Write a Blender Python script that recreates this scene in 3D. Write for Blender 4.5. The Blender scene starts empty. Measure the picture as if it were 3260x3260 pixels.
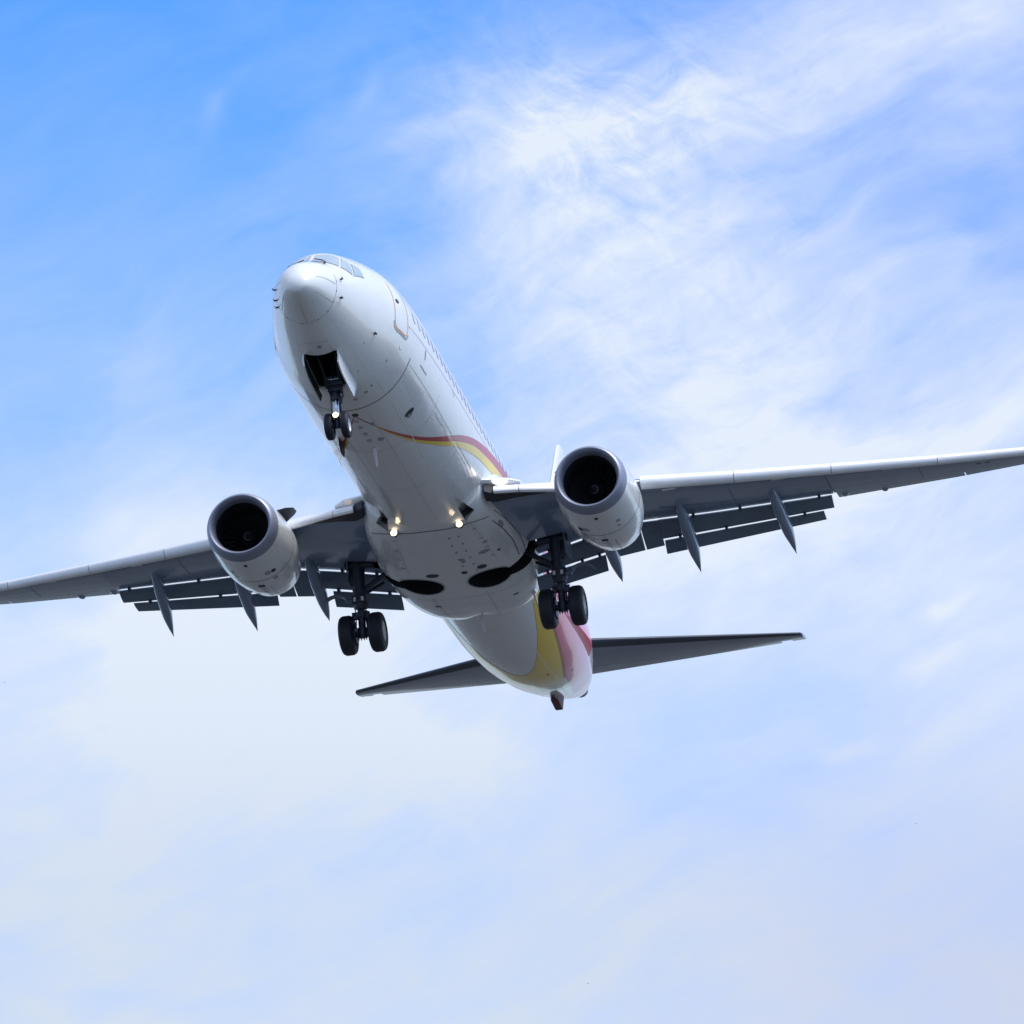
import bpy, bmesh, math, random, bisect
from mathutils import Vector, Matrix
random.seed(7)
R = math.radians
S = bpy.context.scene
COL = S.collection

# ------------------------------------------------------------------ camera
PITCH = R(2.5)                                   # the airliner flies slightly nose up
ROT = Matrix.Rotation(PITCH, 4, 'Y')
# eye position and axes found by matching landing gear, engines, flaps and tail (aircraft axes:
# x aft of the nose, y starboard, z up)
EYE = Vector((-129.1599349, -28.3333909, -58.2617694))
RIGHT = Vector((0.2012214, -0.9773728, -0.0652106)); DOWN = Vector((0.3402146, 0.1321609, -0.9310143)); FWD = Vector((0.9185663, 0.1651544, 0.3591101))
FOCAL_PX = 18244.66
BASE = Vector((0, 0, 0)); BASE.z = 1.7 - (ROT @ EYE).z
cam = bpy.data.cameras.new('camera'); cam_o = bpy.data.objects.new('camera', cam); COL.objects.link(cam_o)
FWD.normalize(); RIGHT = (RIGHT - FWD * RIGHT.dot(FWD)).normalized(); DOWN = FWD.cross(RIGHT)
m = Matrix.Identity(4)
for i, a in enumerate((RIGHT, -DOWN, -FWD)):
    w = ROT.to_3x3() @ a
    for j in range(3): m[j][i] = w[j]
p = ROT @ EYE + BASE
for j in range(3): m[j][3] = p[j]
cam_o.matrix_world = m
cam.sensor_width = 36; cam.sensor_fit = 'HORIZONTAL'; cam.lens = FOCAL_PX / 3260 * 36
cam.clip_start = 0.5; cam.clip_end = 80000
S.camera = cam_o
S.view_settings.view_transform = 'Standard'; S.view_settings.look = 'None'
S.view_settings.exposure = 0.0; S.view_settings.gamma = 1.0

# ------------------------------------------------------------------ sun
SUN_EL, SUN_AZ = R(58), R(264)                  # azimuth measured from +x towards +y: ahead of the nose, to port
sd = Vector((math.cos(SUN_EL) * math.cos(SUN_AZ), math.cos(SUN_EL) * math.sin(SUN_AZ), math.sin(SUN_EL)))
sun = bpy.data.lights.new('sun', 'SUN'); sun.energy = 3.4; sun.angle = R(28); sun.color = (1.0, 0.96, 0.9)
sun_o = bpy.data.objects.new('sun', sun); COL.objects.link(sun_o)
sun_o.rotation_euler = sd.to_track_quat('Z', 'Y').to_euler(); sun_o.location = (0, 0, 300)

# ------------------------------------------------------------------ node helper
class NT:
    def __init__(s, tree): s.t = tree; s.n = tree.nodes; s.l = tree.links
    def new(s, kind, **kw):
        n = s.n.new(kind)
        for k, v in kw.items(): setattr(n, k, v)
        return n
    def put(s, sock, v):
        if isinstance(v, bpy.types.NodeSocket): s.l.new(v, sock)
        else: sock.default_value = v
    def math(s, op, a, b=None, c=None, clamp=False):
        n = s.new('ShaderNodeMath', operation=op); n.use_clamp = clamp
        s.put(n.inputs[0], a)
        if b is not None: s.put(n.inputs[1], b)
        if c is not None: s.put(n.inputs[2], c)
        return n.outputs[0]
    def vmath(s, op, a, b=None):
        n = s.new('ShaderNodeVectorMath', operation=op); s.put(n.inputs[0], a)
        if b is not None: s.put(n.inputs[1], b)
        return n.outputs['Value'] if op in ('DOT_PRODUCT', 'LENGTH') else n.outputs[0]
    def mix(s, f, a, b):
        n = s.new('ShaderNodeMix', data_type='RGBA'); s.put(n.inputs[0], f); s.put(n.inputs[6], a); s.put(n.inputs[7], b)
        return n.outputs[2]
    def xyz(s, x, y, z):
        n = s.new('ShaderNodeCombineXYZ'); s.put(n.inputs[0], x); s.put(n.inputs[1], y); s.put(n.inputs[2], z); return n.outputs[0]
    def noise(s, vec, scale, detail=4, rough=0.55, dist=0.0, lac=2.0):
        n = s.new('ShaderNodeTexNoise'); s.put(n.inputs['Vector'], vec); n.inputs['Scale'].default_value = scale
        n.inputs['Detail'].default_value = detail; n.inputs['Roughness'].default_value = rough
        n.inputs['Distortion'].default_value = dist; n.inputs['Lacunarity'].default_value = lac
        return n.outputs[0]
    def ramp(s, f, stops):
        n = s.new('ShaderNodeValToRGB'); e = n.color_ramp.elements
        while len(e) < len(stops): e.new(0.5)
        for el, (pos, c) in zip(e, stops): el.position = pos; el.color = c if len(c) == 4 else (*c, 1)
        s.put(n.inputs[0], f); return n.outputs[0]
    def smooth(s, v, a, b):
        n = s.new('ShaderNodeMapRange', interpolation_type='SMOOTHSTEP'); s.put(n.inputs[0], v)
        n.inputs[1].default_value = a; n.inputs[2].default_value = b; return n.outputs[0]

# ------------------------------------------------------------------ world: sky with high thin cloud
W = bpy.data.worlds.new('World'); S.world = W; W.use_nodes = True
N = NT(W.node_tree); N.n.clear()
sky = N.new('ShaderNodeTexSky', sky_type='NISHITA'); sky.sun_disc = False
sky.sun_elevation = SUN_EL; sky.sun_rotation = R(90) - SUN_AZ
sky.altitude = 50; sky.air_density = 1.0; sky.dust_density = 0.6; sky.ozone_density = 2.0
tc = N.new('ShaderNodeTexCoord'); D = N.vmath('NORMALIZE', tc.outputs['Generated'])
# cloud field laid out round one fixed bearing of the sky (the patch the airliner crosses)
A0 = (ROT.to_3x3() @ FWD).normalized(); A1 = (ROT.to_3x3() @ RIGHT).normalized(); A2 = (ROT.to_3x3() @ -DOWN).normalized()
HALF = 1630 / FOCAL_PX
df = N.math('MAXIMUM', N.vmath('DOT_PRODUCT', D, tuple(A0)), 0.02)
U = N.math('DIVIDE', N.math('DIVIDE', N.vmath('DOT_PRODUCT', D, tuple(A1)), df), HALF)      # -1..1 over the view's width
V = N.math('DIVIDE', N.math('DIVIDE', N.vmath('DOT_PRODUCT', D, tuple(A2)), df), HALF)
UV = N.xyz(U, V, 0.0)
def rotated(ang, sx, sy, vec):
    mp = N.new('ShaderNodeMapping'); N.put(mp.inputs['Vector'], vec)
    mp.inputs['Rotation'].default_value = (0, 0, R(ang)); mp.inputs['Scale'].default_value = (1, 1, 1)
    m2 = N.new('ShaderNodeMapping'); N.put(m2.inputs['Vector'], mp.outputs[0]); m2.inputs['Scale'].default_value = (sx, sy, 1)
    return m2.outputs[0]
warp = N.new('ShaderNodeTexNoise'); N.put(warp.inputs['Vector'], UV); warp.inputs['Scale'].default_value = 1.6; warp.inputs['Detail'].default_value = 3
wv = N.vmath('SUBTRACT', warp.outputs['Color'], (0.5, 0.5, 0.5))
def scaled(v, k):
    n = N.new('ShaderNodeVectorMath', operation='SCALE'); N.put(n.inputs[0], v); n.inputs[3].default_value = k; return n.outputs[0]
UVW = N.vmath('ADD', UV, scaled(wv, 0.45))
def blob(cx, cy, rx, ry, ang, amp, soft=UVW):
    q = N.vmath('SUBTRACT', soft, (cx, cy, 0)); v = rotated(-ang, 1 / rx, 1 / ry, q)
    d2 = N.vmath('DOT_PRODUCT', v, v)
    return N.math('MULTIPLY', N.math('EXPONENT', N.math('MULTIPLY', d2, -1.0)), amp)
BLOBS = [  # centre, radii, tilt, amount   (u right, v up, photo spans -1..1)
    (0.20, 0.50, 0.30, 0.34, 25, 0.54), (0.50, 0.86, 0.60, 0.17, 22, 0.48), (0.10, 0.76, 0.16, 0.24, -20, 0.22),
    (0.52, 0.38, 0.34, 0.20, 10, 0.35), (0.80, 0.66, 0.30, 0.10, 12, 0.20), (0.95, 0.98, 0.5, 0.14, 15, 0.30),
    (0.62, 0.10, 0.55, 0.13, 10, 0.44), (0.92, 0.24, 0.22, 0.14, 25, 0.22), (0.40, 0.08, 0.34, 0.20, 0, 0.20), (-0.62, -0.26, 0.34, 0.22, 8, 0.44), (-0.72, -0.02, 0.20, 0.07, 6, 0.14),
    (-0.15, -0.42, 0.40, 0.16, -5, 0.18), (0.40, -0.14, 0.45, 0.18, 6, 0.16), (-0.08, -0.45, 0.16, 0.05, -15, 0.14),
    (0.66, -0.434, 0.085, 0.014, 12, 0.20), (0.915, -0.292, 0.10, 0.024, 8, 0.26), (0.93, -0.18, 0.07, 0.02, 5, 0.20), (0.92, -0.40, 0.14, 0.02, 14, 0.14),
    (-0.62, 0.73, 0.025, 0.045, -35, 0.14), (-0.285, 0.825, 0.02, 0.03, -20, 0.12), (-0.17, 0.70, 0.10, 0.035, 20, 0.22), (-0.08, 0.85, 0.06, 0.09, -30, 0.16), (-0.70, 0.30, 0.10, 0.16, -25, 0.10),
    (0.62, 0.52, 0.05, 0.02, 22, 0.15), (0.80, 0.47, 0.30, 0.035, 20, 0.18), (0.62, 0.78, 0.24, 0.03, 18, 0.16), (0.90, 0.78, 0.22, 0.03, 14, 0.16),
    (0.50, -0.36, 0.42, 0.16, 4, -0.26), (0.30, -0.55, 0.40, 0.12, 0, -0.16), (0.85, 0.22, 0.22, 0.12, 20, -0.16), (0.60, 0.24, 0.12, 0.08, 30, -0.12), (-0.92, -0.12, 0.22, 0.20, 0, -0.16), (0.75, -0.90, 0.16, 0.07, -8, -0.10), (-0.72, -0.94, 0.12, 0.03, 0, -0.08),
]
cover = None
for b in BLOBS:
    v = blob(*b); cover = v if cover is None else N.math('ADD', cover, v)
st1 = N.noise(rotated(-26, 1.4, 5.0, N.vmath('ADD', UV, scaled(wv, 0.24))), 1.9, 9, 0.62, 0.35)
st2 = N.noise(rotated(-14, 1.0, 3.0, UVW), 1.3, 6, 0.55, 0.2)
puff = N.noise(UVW, 3.2, 8, 0.62, 0.3)
curl = N.noise(rotated(35, 1.0, 1.7, N.vmath('ADD', UV, scaled(wv, 0.35))), 6.5, 9, 0.66, 0.9)
curl = N.math('MULTIPLY', N.math('SUBTRACT', curl, 0.5), N.math('ADD', blob(0.15, 0.82, 0.42, 0.26, 0, 1.15, UV), blob(0.25, 0.30, 0.5, 0.35, 0, 0.40, UV)))
tex = N.math('ADD', N.math('ADD', N.math('MULTIPLY', st1, 0.9), N.math('MULTIPLY', st2, 0.8)), N.math('MULTIPLY', puff, 0.6))
tex = N.math('ADD', tex, curl)   # mean about 1.15
tex = N.math('MULTIPLY', N.math('SUBTRACT', tex, 1.15), N.math('MULTIPLY_ADD', N.smooth(V, -0.55, 0.35), N.smooth(U, -1.2, 0.2), 0.62))
bz = N.new('ShaderNodeFloatCurve'); N.put(bz.inputs['Value'], N.math('MULTIPLY_ADD', V, 0.5, 0.5)); cu = bz.mapping.curves[0]
for q in ((0.0, 0.93), (0.25, 0.86), (0.40, 0.76), (0.55, 0.46), (0.70, 0.24), (0.85, 0.11)): cu.points.new(*q)
cu.points[0].location = (0.0, 0.93) if cu.points[0].location[0] == 0 else cu.points[0].location; cu.points[-1].location = (1.0, 0.02); bz.mapping.update()
cover = N.math('ADD', cover, bz.outputs[0])
dens = N.math('ADD', cover, N.math('MULTIPLY', tex, N.math('MULTIPLY_ADD', N.math('MINIMUM', cover, 1.0), 0.74, 0.20)))
# clear air: the physical sky, deepened as the photograph shows it
hue = N.mix(N.smooth(U, -0.6, 1.0), (0.60, 1.20, 1.80, 1), (1.00, 1.22, 1.75, 1))
near = N.smooth(N.vmath('DOT_PRODUCT', D, tuple(A0)), 0.955, 0.985)
hue = N.mix(near, (0.78, 1.14, 1.60, 1), hue)
# far from that bearing: an even broken cover, so that the whole dome lights the scene alike
gen = N.noise(D, 3.0, 5, 0.6, 0.4)
dens = N.math('MULTIPLY_ADD', near, N.math('SUBTRACT', dens, gen), gen)
dens = N.math('ADD', dens, 0.0, clamp=True)
clear = N.new('ShaderNodeMix', data_type='RGBA', blend_type='MULTIPLY'); clear.inputs[0].default_value = 1
N.put(clear.inputs[6], sky.outputs[0]); N.put(clear.inputs[7], hue)
lit = N.mix(N.smooth(V, -0.85, -0.10), (4.35, 4.95, 5.95, 1), (5.2, 5.72, 6.55, 1))
lit = N.mix(N.math('MULTIPLY', N.smooth(U, -0.2, 1.1), N.smooth(V, -0.25, -0.9)), lit, (4.0, 4.45, 5.7, 1))
lit = N.mix(near, (5.35, 5.72, 6.35, 1), lit)
col = N.mix(dens, clear.outputs[2], lit)
bg = N.new('ShaderNodeBackground'); N.put(bg.inputs[0], col); bg.inputs[1].default_value = 0.15
out = N.new('ShaderNodeOutputWorld'); N.l.new(bg.outputs[0], out.inputs[0])

# ------------------------------------------------------------------ materials
def mat(name, color, rough=0.4, metal=0.0, coat=0.0, emit=None, estr=0.0, spec=0.5):
    M = bpy.data.materials.new(name); M.use_nodes = True; T = NT(M.node_tree)
    b = T.n['Principled BSDF']; M['bsdf'] = 1
    b.inputs['Base Color'].default_value = (*color, 1); b.inputs['Roughness'].default_value = rough
    b.inputs['Metallic'].default_value = metal; b.inputs['Coat Weight'].default_value = coat; b.inputs['Coat Roughness'].default_value = 0.06
    b.inputs['Specular IOR Level'].default_value = spec
    if emit: b.inputs['Emission Color'].default_value = (*emit, 1); b.inputs['Emission Strength'].default_value = estr
    return M
def weather(M, amount, scale=(0.5, 2.2, 2.2), dirt=(0.35, 0.34, 0.33), bump=0.0):
    """airflow streaks of grime along the airframe, soft mottling of the gloss, faint skin waviness"""
    T = NT(M.node_tree); b = T.n['Principled BSDF']; c = b.inputs['Base Color'].default_value[:]
    tc = T.new('ShaderNodeTexCoord'); mp = T.new('ShaderNodeMapping'); T.put(mp.inputs['Vector'], tc.outputs['Object']); mp.inputs['Scale'].default_value = scale
    n1 = T.noise(mp.outputs[0], 2.0, 8, 0.65); n2 = T.noise(tc.outputs['Object'], 0.8, 3, 0.5)
    f = T.math('MULTIPLY', T.smooth(n1, 0.46, 0.78), T.math('MULTIPLY', n2, amount * 2))
    T.put(b.inputs['Base Color'], T.mix(f, c, (*[x * y / 0.6 if x * y / 0.6 < x else x * 0.7 for x, y in zip(c, dirt)], 1)))
    r0 = b.inputs['Roughness'].default_value
    T.put(b.inputs['Roughness'], T.math('MULTIPLY_ADD', n2, 0.16, r0 - 0.08))
    if bump:
        bp = T.new('ShaderNodeBump'); bp.inputs['Strength'].default_value = bump; bp.inputs['Distance'].default_value = 0.02
        m2 = T.new('ShaderNodeMapping'); T.put(m2.inputs['Vector'], tc.outputs['Object']); m2.inputs['Scale'].default_value = (0.9, 1.5, 1.5)
        T.put(bp.inputs['Height'], T.noise(m2.outputs[0], 1.1, 2, 0.5)); T.l.new(bp.outputs[0], b.inputs['Normal'])
        T.l.new(bp.outputs[0], b.inputs['Coat Normal'])
    return M
WHITE = weather(mat('white_paint', (0.80, 0.82, 0.82), 0.28, coat=0.7), 0.16, bump=0.2)
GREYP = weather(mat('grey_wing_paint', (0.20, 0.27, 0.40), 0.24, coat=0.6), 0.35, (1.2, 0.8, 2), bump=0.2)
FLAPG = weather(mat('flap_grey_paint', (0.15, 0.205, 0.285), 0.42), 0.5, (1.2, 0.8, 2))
SLATW = weather(mat('slat_paint', (0.80, 0.81, 0.83), 0.32, coat=0.3), 0.25, (1.2, 0.8, 2))
METAL = weather(mat('lip_metal', (0.30, 0.325, 0.42), 0.48, metal=0.5), 0.3)
STEEL = mat('gear_steel', (0.032, 0.042, 0.068), 0.42, metal=0.3)
CHROME = mat('polished_piston', (0.55, 0.57, 0.60), 0.18, metal=0.95)
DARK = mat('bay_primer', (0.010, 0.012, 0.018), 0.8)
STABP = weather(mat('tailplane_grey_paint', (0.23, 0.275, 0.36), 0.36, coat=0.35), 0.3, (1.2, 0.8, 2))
LEDGE = weather(mat('dark_leading_edge', (0.05, 0.062, 0.085), 0.55), 0.3)  # darker band along the tailplane's leading edge
RUBBER = weather(mat('tyre_rubber', (0.012, 0.015, 0.026), 0.62), 0.5)
RIMW = mat('wheel_alloy', (0.80, 0.81, 0.82), 0.4, metal=0.05)
RED = mat('red_paint', (0.46, 0.012, 0.022), 0.3, coat=0.6)
DRED = mat('deep_red_paint', (0.36, 0.008, 0.02), 0.4, coat=0.15)
YELLOW = mat('yellow_paint', (0.86, 0.62, 0.03), 0.3, coat=0.6)
ORANGE = mat('door_mark_paint', (0.80, 0.33, 0.18), 0.4)
BROWN = mat('ochre_paint', (0.42, 0.16, 0.02), 0.35, coat=0.5)
SEAM = mat('seam_sealant', (0.10, 0.11, 0.13), 0.6)
FSEAM = mat('fine_seam', (0.50, 0.52, 0.55), 0.6)
PALE = mat('lap_joint', (0.92, 0.93, 0.94), 0.25)
GREYM = mat('grey_mark', (0.36, 0.38, 0.41), 0.5)
GLASS = mat('cockpit_glass', (0.40, 0.49, 0.54), 0.06, coat=1.0, spec=0.9)
CABGL = mat('cabin_glass', (0.70, 0.72, 0.73), 0.2, coat=0.5)
WFRM = mat('cabin_window_seal', (0.58, 0.60, 0.63), 0.5)
FRAME = mat('window_frame_metal', (0.55, 0.57, 0.60), 0.35, metal=0.4)
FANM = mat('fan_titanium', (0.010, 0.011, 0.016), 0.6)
SPIRAL = mat('spinner_mark', (0.16, 0.17, 0.19), 0.5)
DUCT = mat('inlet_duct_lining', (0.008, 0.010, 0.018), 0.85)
BLACKP = mat('black_paint', (0.02, 0.022, 0.028), 0.5)
LAMP = mat('landing_lamp', (0.9, 0.9, 0.85), 0.2, emit=(1.0, 0.78, 0.48), estr=4.5)
LAMPR = mat('root_lamp', (0.9, 0.9, 0.85), 0.2, emit=(1.0, 0.88, 0.68), estr=3.5)
LAMPD = mat('edge_on_lamp', (0.55, 0.6, 0.65), 0.15, coat=1, emit=(1.0, 0.70, 0.36), estr=0.25)
LAMPN = mat('taxi_lamp', (0.9, 0.9, 0.85), 0.2, emit=(1.0, 0.90, 0.62), estr=3.0)
GRILLE = mat('vent_grille', (0.03, 0.034, 0.04), 0.6)
# pink tail panel: colour fading from pink through lilac to white towards the tail cone and the crown
PINK = mat('pink_fade', (0.8, 0.3, 0.45), 0.3, coat=0.6)
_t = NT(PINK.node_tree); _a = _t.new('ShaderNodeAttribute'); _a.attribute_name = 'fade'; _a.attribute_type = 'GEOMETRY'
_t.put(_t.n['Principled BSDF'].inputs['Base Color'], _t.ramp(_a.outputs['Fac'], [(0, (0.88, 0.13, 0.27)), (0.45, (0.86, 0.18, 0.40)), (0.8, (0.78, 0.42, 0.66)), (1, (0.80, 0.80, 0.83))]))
YFADE = mat('yellow_sky_sheen_fade', (0.8, 0.5, 0.02), 0.3, coat=0.6)  # yellow paint whitened aft: grazing sky reflection put into the colour
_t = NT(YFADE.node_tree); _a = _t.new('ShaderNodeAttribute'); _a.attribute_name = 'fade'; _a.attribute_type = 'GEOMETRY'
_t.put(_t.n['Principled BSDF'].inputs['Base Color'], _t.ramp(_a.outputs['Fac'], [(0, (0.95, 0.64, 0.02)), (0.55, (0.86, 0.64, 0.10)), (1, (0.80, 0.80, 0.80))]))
# ground far below
GROUND = mat('airfield_ground', (0.06, 0.065, 0.07), 0.9)
_t = NT(GROUND.node_tree); _tc = _t.new('ShaderNodeTexCoord')
_n = _t.noise(_tc.outputs['Object'], 0.012, 8, 0.6); _n2 = _t.noise(_tc.outputs['Object'], 0.35, 6, 0.6)
_c = _t.mix(_t.smooth(_n, 0.4, 0.6), (0.043, 0.047, 0.049, 1), (0.070, 0.070, 0.073, 1))
_t.put(_t.n['Principled BSDF'].inputs['Base Color'], _t.mix(_t.math('MULTIPLY', _n2, 0.5), _c, (0.036, 0.037, 0.036, 1)))

# ------------------------------------------------------------------ mesh helpers
def pchip(xs, ys):
    n = len(xs); h = [xs[i+1]-xs[i] for i in range(n-1)]; d = [(ys[i+1]-ys[i])/h[i] for i in range(n-1)]
    mm = [0.0]*n; mm[0] = d[0]; mm[-1] = d[-1]
    for i in range(1, n-1):
        if d[i-1]*d[i] > 0:
            w1 = 2*h[i]+h[i-1]; w2 = h[i]+2*h[i-1]; mm[i] = (w1+w2)/(w1/d[i-1]+w2/d[i])
    def f(x):
        x = min(max(x, xs[0]), xs[-1]); i = min(max(bisect.bisect_right(xs, x)-1, 0), n-2)
        t = (x-xs[i])/h[i]; t2 = t*t; t3 = t2*t
        return (2*t3-3*t2+1)*ys[i]+(t3-2*t2+t)*h[i]*mm[i]+(-2*t3+3*t2)*ys[i+1]+(t3-t2)*h[i]*mm[i+1]
    return f
def lin(xs, ys):
    def f(x):
        i = min(max(bisect.bisect_right(xs, x)-1, 0), len(xs)-2); t = (x-xs[i])/(xs[i+1]-xs[i]); return ys[i]+(ys[i+1]-ys[i])*t
    return f
class MB:
    def __init__(s): s.v = []; s.f = []; s.m = []; s.fade = {}
    def vert(s, p): s.v.append((p[0], p[1], p[2])); return len(s.v)-1
    def face(s, idx, mi=0): s.f.append(tuple(idx)); s.m.append(mi)
    def grid(s, P, mi=0, cu=False, cv=False):
        n, k = len(P), len(P[0]); b = len(s.v)
        for row in P:
            for q in row: s.v.append((q[0], q[1], q[2]))
        for i in range(n if cu else n-1):
            for j in range(k if cv else k-1):
                i2, j2 = (i+1) % n, (j+1) % k
                s.face((b+i*k+j, b+i2*k+j, b+i2*k+j2, b+i*k+j2), mi)
        return b
    def loft(s, secs, mi=0, caps=True):
        b = s.grid(secs, mi, cv=True); k = len(secs[0])
        if caps: s.face([b+j for j in range(k)][::-1], mi); s.face([b+(len(secs)-1)*k+j for j in range(k)], mi)
    def tube(s, pts, rad, seg=16, mi=0):
        pts = [Vector(q) for q in pts]; rad = rad if isinstance(rad, (list, tuple)) else [rad]*len(pts); secs = []
        for i, q in enumerate(pts):
            t = (pts[min(i+1, len(pts)-1)]-pts[max(i-1, 0)]).normalized()
            a = t.orthogonal().normalized() if i == 0 else (pa - t*pa.dot(t)).normalized(); pa = a; c = t.cross(a)
            secs.append([q+(a*math.cos(2*math.pi*j/seg)+c*math.sin(2*math.pi*j/seg))*rad[i] for j in range(seg)])
        s.loft(secs, mi)
    def revolve(s, prof, org, axis='x', seg=48, mi=0, zs=1.0, closed=False, mis=None):
        rings = []
        for (a, r) in prof:
            ring = []
            for j in range(seg):
                t = 2*math.pi*j/seg; c, n = math.cos(t)*r, math.sin(t)*r
                if axis == 'x': ring.append((org[0]+a, org[1]+n, org[2]-c*(zs if c > 0 else 1.0)))
                elif axis == 'y': ring.append((org[0]+n, org[1]+a, org[2]-c))
                else: ring.append((org[0]+n, org[1]+c, org[2]+a))
            rings.append(ring)
        s.grid(rings, mi, cu=closed, cv=True)
    def box(s, c, d, mi=0, rot=None):
        b = len(s.v)
        for sx in (-1, 1):
            for sy in (-1, 1):
                for sz in (-1, 1):
                    q = Vector((sx*d[0]/2, sy*d[1]/2, sz*d[2]/2))
                    if rot: q = rot @ q
                    s.v.append(tuple(Vector(c)+q))
        for f in ((0,1,3,2),(4,6,7,5),(0,4,5,1),(2,3,7,6),(0,2,6,4),(1,5,7,3)): s.face([b+i for i in f], mi)
    def build(s, name, mats, parent, mirror=False, ang=35, recalc=True, smooth=True, bevel=0.0):
        me = bpy.data.meshes.new(name)
        V = [(x, -y, z) for x, y, z in s.v] if mirror else s.v
        F = [f[::-1] for f in s.f] if mirror else s.f
        me.from_pydata(V, [], F); me.update()
        for k, M in enumerate(mats if isinstance(mats, (list, tuple)) else [mats]): me.materials.append(M)
        me.polygons.foreach_set('material_index', s.m)
        if s.fade:
            at = me.attributes.new('fade', 'FLOAT', 'POINT')
            for i, v in s.fade.items(): at.data[i].value = v
        if recalc:
            bm = bmesh.new(); bm.from_mesh(me); bmesh.ops.recalc_face_normals(bm, faces=bm.faces[:])
            if bevel: bmesh.ops.bevel(bm, geom=[e for e in bm.edges if e.calc_face_angle(0) > R(40)], offset=bevel, segments=2, affect='EDGES', profile=0.6)
            bm.to_mesh(me); bm.free()
        if smooth:
            me.polygons.foreach_set('use_smooth', [True]*len(me.polygons)); me.set_sharp_from_angle(angle=R(ang))
        o = bpy.data.objects.new(name, me); COL.objects.link(o); o.parent = parent
        return o
# marks laid on a skin given by surf(x, degrees)
OFF = 0.007
def skin(surf, x, th, off=OFF):
    p0 = Vector(surf(x, th)); px = Vector(surf(x+0.02, th))-p0; pt = Vector(surf(x, th+0.5))-p0
    n = px.cross(pt); n.normalize()
    c = Vector(surf.centre(x))
    if n.dot(p0-c) < 0: n = -n
    return p0+n*off
def strip(mb, surf, A, B, n, k, mi, off=OFF, fade=None):
    """patch between two curves given as (x, degrees) lists"""
    def res(L):
        d = [0.0]
        for (a, b), (c, e) in zip(L, L[1:]): d.append(d[-1]+math.hypot(c-a, (e-b)*0.033))
        fx, ft = pchip(d, [q[0] for q in L]), pchip(d, [q[1] for q in L]); return [(fx(d[-1]*i/n), ft(d[-1]*i/n)) for i in range(n+1)]
    a, b = res(A), res(B)
    P = [[skin(surf, p[0]+(q[0]-p[0])*j/k, p[1]+(q[1]-p[1])*j/k, off) for j in range(k+1)] for p, q in zip(a, b)]
    base = mb.grid(P, mi)
    if fade:
        for i in range(n+1):
            for j in range(k+1):
                p, q = a[i], b[i]; mb.fade[base+i*(k+1)+j] = fade(i/n, j/k, p[0]+(q[0]-p[0])*j/k, p[1]+(q[1]-p[1])*j/k)
def line(mb, surf, L, w, mi, off=OFF, n=None, rr=1.9):
    d = [0.0]; kk = rr*math.pi/180
    for (a, b), (c, e) in zip(L, L[1:]): d.append(d[-1]+max(1e-4, math.hypot(c-a, (e-b)*kk)))
    n = n or max(2, int(d[-1]/0.12)); fx, ft = lin(d, [q[0] for q in L]), lin(d, [q[1] for q in L]); rows = []
    for i in range(n+1):
        t = d[-1]*i/n; e = d[-1]*0.002+1e-4
        dx, dt = fx(t+e)-fx(t-e), (ft(t+e)-ft(t-e))*kk; l = math.hypot(dx, dt) or 1; ux, ut = -dt/l, dx/l
        rows.append([skin(surf, fx(t)+ux*w/2*s, ft(t)+ut*w/2*s/kk, off) for s in (-1, 1)])
    mb.grid(rows, mi)
def oval(mb, surf, x, th, rx, ry, mi, off=OFF, seg=20, rr=1.9):
    kk = rr*math.pi/180; c = mb.vert(skin(surf, x, th, off)); ring = [mb.vert(skin(surf, x+rx*math.cos(2*math.pi*i/seg), th+ry*math.sin(2*math.pi*i/seg)/kk, off)) for i in range(seg)]
    for i in range(seg): mb.face((c, ring[i], ring[(i+1) % seg]), mi)
def quad(mb, surf, C, mi, off=OFF, n=6, k=6):
    """patch with four (x, degrees) corners in order"""
    a, b, c, d = C; rows = []
    for i in range(n+1):
        t = i/n; l = (a[0]+(d[0]-a[0])*t, a[1]+(d[1]-a[1])*t); r = (b[0]+(c[0]-b[0])*t, b[1]+(c[1]-b[1])*t)
        rows.append([skin(surf, l[0]+(r[0]-l[0])*j/k, l[1]+(r[1]-l[1])*j/k, off) for j in range(k+1)])
    mb.grid(rows, mi)
def empty(name, parent=None):
    o = bpy.data.objects.new(name, None); COL.objects.link(o); o.parent = parent; o.empty_display_size = 0.5; return o

# ------------------------------------------------------------------ ground
g = MB(); RG = 40000.0; seg = 96; c = g.vert((0, 0, 0)); rings = []
for r in (200, 1500, 8000, RG): rings.append([g.vert((r*math.cos(2*math.pi*i/seg), r*math.sin(2*math.pi*i/seg), 0)) for i in range(seg)])
for i in range(seg):
    g.face((c, rings[0][i], rings[0][(i+1) % seg]))
    for a, b in zip(rings, rings[1:]): g.face((a[i], b[i], b[(i+1) % seg], a[(i+1) % seg]))
go = g.build('ground', GROUND, None, smooth=False); go['kind'] = 'structure'

# ------------------------------------------------------------------ airliner
plane = empty('airliner'); plane.matrix_world = Matrix.Translation(BASE) @ ROT
plane['label'] = 'white twin engine airliner with red and yellow stripe, landing gear down, passing overhead'
plane['category'] = 'airplane'

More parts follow.
